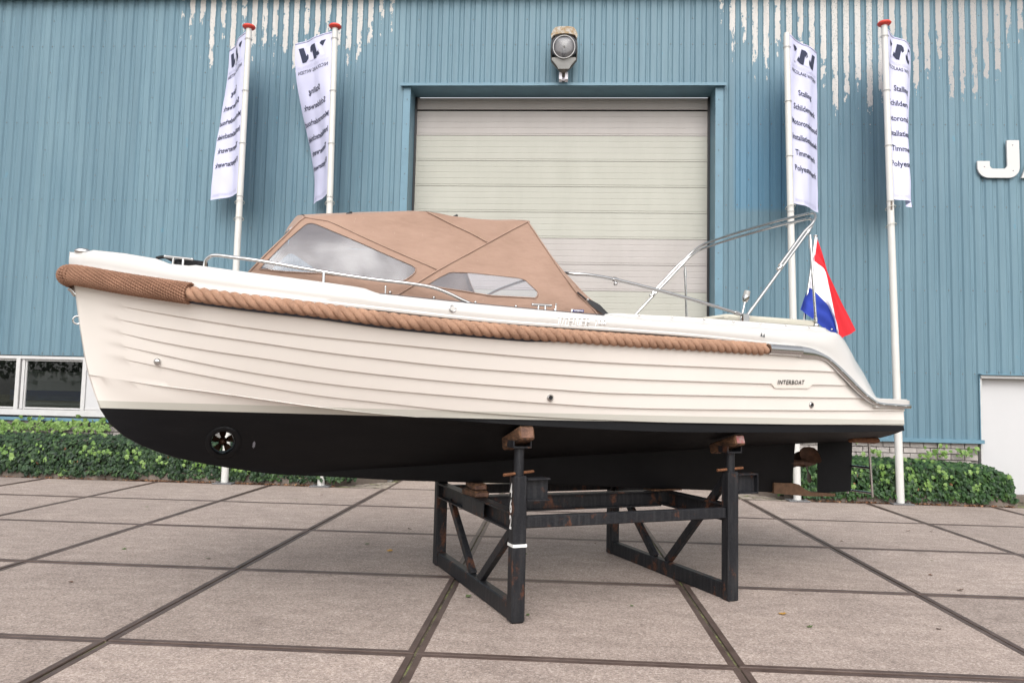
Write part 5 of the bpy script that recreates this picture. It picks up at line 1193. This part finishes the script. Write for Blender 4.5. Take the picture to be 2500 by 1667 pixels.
E2 = [(2.728, 0, 2.832), (2.709, .06, 2.806), (2.741, .1, 2.752), (2.799, .12, 2.69), (2.885, .1, 2.65), (2.965, .085, 2.603), (2.968, .08, 2.59)]
E2b = [(2.728, -.002, 2.832), (2.709, .058, 2.806), (2.741, .098, 2.752), (2.799, .118, 2.69), (2.885, .098, 2.65), (2.965, .083, 2.595), (3.033, .085, 2.288)]
E3 = [(2.622, 0, 2.587), (2.584, .08, 2.547), (2.632, .12, 2.5), (2.719, .12, 2.45), (2.832, .1, 2.394), (2.947, .08, 2.345), (3.027, .1, 2.283)]
def patch(nm_, A, B, m_, n=10):
    a = resample(smoothpath([Vector(q) for q in A], 5), n=26); b_ = resample(smoothpath([Vector(q) for q in B], 5), n=26)
    g = [[L(*(p_.lerp(q_, k/n)+Vector((0, .020*math.sin(9*k/n+5*i/25)*math.sin(PI*k/n), 0)))) for i, (p_, q_) in enumerate(zip(a, b_))] for k in range(n+1)]
    MB().grid(g).build(nm_, m_, fl, 180)
patch('red_stripe', E0, E1, M['fred']); patch('white_stripe', E1, E2, M['fwhite']); patch('blue_stripe', E2b, E3, M['fblue'])
g = [[L(2.768, -.02, 2.89), L(2.735, -.02, 2.84)], [L(2.72, -.05, 2.76), L(2.74, -.03, 2.74)], [L(2.664, -.05, 2.625), L(2.70, -.02, 2.66)], [L(2.652, -.05, 2.598), L(2.70, -.02, 2.60)], [L(2.66, -.03, 2.585), L(2.68, .0, 2.575)]]
MB().grid(g).build('blue_fold', M['fblue'], fl, 180)

# ------------------------------------------------------------------ steel boat stand
sd = thing('boat_stand', 'black rusting steel boat stand numbered 462 under the launch', 'boat stand', BO, BA)
PS, PT, PW = .95, .955, .105
def beamI(mb, a, b_, h_, w_, tf_=.012, tw=.01):
    a, b_ = Vector(a), Vector(b_); d = (b_-a); Ln = d.length; ang = math.atan2(d.y, d.x); R_ = Matrix.Rotation(ang, 3, 'Z'); c = (a+b_)/2
    for dz in (h_/2-tf_/2, -h_/2+tf_/2): mb.box(c+Vector((0, 0, dz)), (Ln, w_, tf_), R_)
    mb.box(c, (Ln, tw, h_-2*tf_), R_)
def brace(a, b_, w_=.07, d_=.05):
    a, b_ = Vector(a), Vector(b_); dr = (b_-a); q = dr.to_track_quat('X', 'Z').to_matrix()
    return MB().bbox((a+b_)/2, (dr.length, d_, w_), .004, q)
for s_ in (-PS, PS):
    for t in (PT, -PT):
        MB().bbox(L(s_, t, .523), (PW, PW, 1.046), .012).build('post', M['stand'], sd)
        ztb = 1.25 if s_ < 0 else 1.20
        MB().tube([L(s_, t, .95), L(s_, t, ztb)], .037, 16).build('jack_tube', M['stand'], sd, 40)
        us_ = MB(); us_.box(L(s_, t, ztb+.004), (.145, .12, .012)); 
        for dx in (-.068, .068): us_.box(L(s_+dx, t, ztb+.026), (.010, .12, .05))
        us_.build('saddle', M['stand'], sd)
        dv = Vector((.13, .03 if s_ < 0 else 0, .008)); MB().tube([L(s_, t-.0, 1.062)-dv, L(s_, t, 1.062)+dv], .0115, 8).build('locking_pin', M['rusty'], sd, 50)
    lo_ = MB(); lo_.bbox(L(s_, 0, .066), (.075, 2*PT-PW, .13), .008); lo_.build('bottom_beam', M['stand'], sd)
    cb_ = MB(); beamI(cb_, L(s_, PT-PW/2, .708), L(s_, -PT+PW/2, .708), .135, .10); cb_.build('cross_beam', M['stand'], sd)
MB().box(L(-PS-.052, .12, .708), (.006, .52, .112)).build('splice_plate', M['stand'], sd)
nb = MB(); nb.bbox(L(0, PT-.008, .708), (2*PS-PW, .06, .088), .008); nb.build('side_beam', M['stand'], sd)
nb = MB(); nb.bbox(L(0, -PT+.008, .708), (2*PS-PW, .06, .088), .008); nb.build('side_beam', M['stand'], sd)
ib_ = MB(); beamI(ib_, L(-PS+.05, -.03, .70), L(PS-.05, -.03, .70), .14, .11); ib_.build('keel_beam', M['stand'], sd)
for a, b_ in (((-PS, -.62, .645), (-PS, .03, .125)), ((-PS, .90, .66), (-PS, .20, .125)), ((PS, -.74, .645), (PS, -.14, .125)), ((PS, .90, .97), (PS, .06, .125))): brace(L(*a), L(*b_)).build('brace', M['stand'], sd)
for s0_, s1_ in ((-PS+.052, -PS+.235), (PS+.052, PS+.25)):
    st_ = MB(); beamI(st_, L(s0_, PT, .945), L(s1_, PT, .945), .165, .10); st_.box(L(s1_-.004, PT, .945), (.008, .10, .165)) if s0_ > 0 else None; st_.build('stub_beam', M['stand'], sd)
wb = MB(); wb.box(L(-PS, PT, .548), (PW+.004, PW+.004, .022)); wb.build('white_band', M['stencil'], sd)
for i, c_ in enumerate('462'):
    v, f = text2d(c_, .135, 1, .004); MB().add([L(-PS-PW/2-.003, PT-.004+x*.62, .895-.115*i+y*1.0) for x, y in v], f).build('stencil_number', M['stencil'], sd)
# wooden blocks
def block(label, c, d, R_, m_, end_m, grp='wooden blocks on the boat stand'):
    mb = MB(); mb.bbox((0, 0, 0), d, .012, R_)
    o = mb.build('wooden_block', [m_, end_m]); me = o.data
    for p_ in me.polygons:
        n = R_.inverted() @ Vector(p_.normal) if R_ is not None else p_.normal
        if n.y < -.8: p_.material_index = 1
    o.location = Matrix.Rotation(BA, 3, 'Z') @ Vector(L(*c))+Vector(BO); o.rotation_euler = (0, 0, BA); return tag(o, label, 'wood block', grp)
RX = Matrix.Rotation(-.29, 3, 'X')
block('split wooden beam end on the near left jack of the stand', (-PS+.01, .90, 1.312), (.12, .36, .10), RX, M['wood'], M['woodend'])
block('red painted wooden beam end on the near right jack of the stand', (PS+.01, .90, 1.262), (.10, .36, .085), RX, M['wood'], M['woodred'])
RX2 = Matrix.Rotation(.29, 3, 'X')
block('wooden beam on the far left jack behind the keel', (-PS, -.90, 1.312), (.12, .36, .10), RX2, M['wood'], M['woodend']); block('wooden beam on the far right jack behind the keel', (PS, -.90, 1.262), (.10, .36, .085), RX2, M['wood'], M['woodend'])
I3 = Matrix.Identity(3)
block('lower timber of the keel support on the left cross beam', (-PS, .02, .805), (.13, .30, .055), Matrix.Rotation(.05, 3, 'Z'), M['wood'], M['woodend']); block('upper timber of the keel support on the left cross beam', (-PS+.01, .01, .861), (.12, .26, .055), Matrix.Rotation(-.06, 3, 'Z'), M['wood'], M['woodend'])
block('thin plank under the keel on the right cross beam', (PS-.02, 0, .783), (.34, .16, .014), Matrix.Rotation(.03, 3, 'Z'), M['wood'], M['woodend'])

# ------------------------------------------------------------------ the belt of trees behind the photographer, seen in the polished steel
tl = MB(); tk = MB(); rt_ = random.Random(4)
for i in range(13):
    x = -46+i*7.6+rt_.uniform(-1, 1); y = -42+rt_.uniform(-3, 2); hh = rt_.uniform(7.5, 10.5)
    tk.tube([(x, y, 0), (x+.1, y, 1.6), (x-.1, y, hh*.55)], [.22, .17, .08], 7)
    for _ in range(650):
        a = rt_.uniform(0, 2*PI); cz = rt_.uniform(-1, 1); r = rt_.random()**.4; rr_ = math.sqrt(1-cz*cz)
        c = Vector((x+4.2*r*rr_*math.cos(a), y+2.6*r*rr_*math.sin(a), hh*.58+hh*.40*r*cz)); n = Vector((rt_.gauss(0, 1), rt_.gauss(0, 1), rt_.gauss(.4, 1)))
        add_leaf(tl, c, n, rt_.uniform(.3, .6), rt_)
o = tl.build('tree_belt', M['tree']); tag(o, 'belt of leafy trees behind the photographer mirrored in the polished steel', 'trees', kind='stuff')
tk.build('trunks', M['bark'], o)
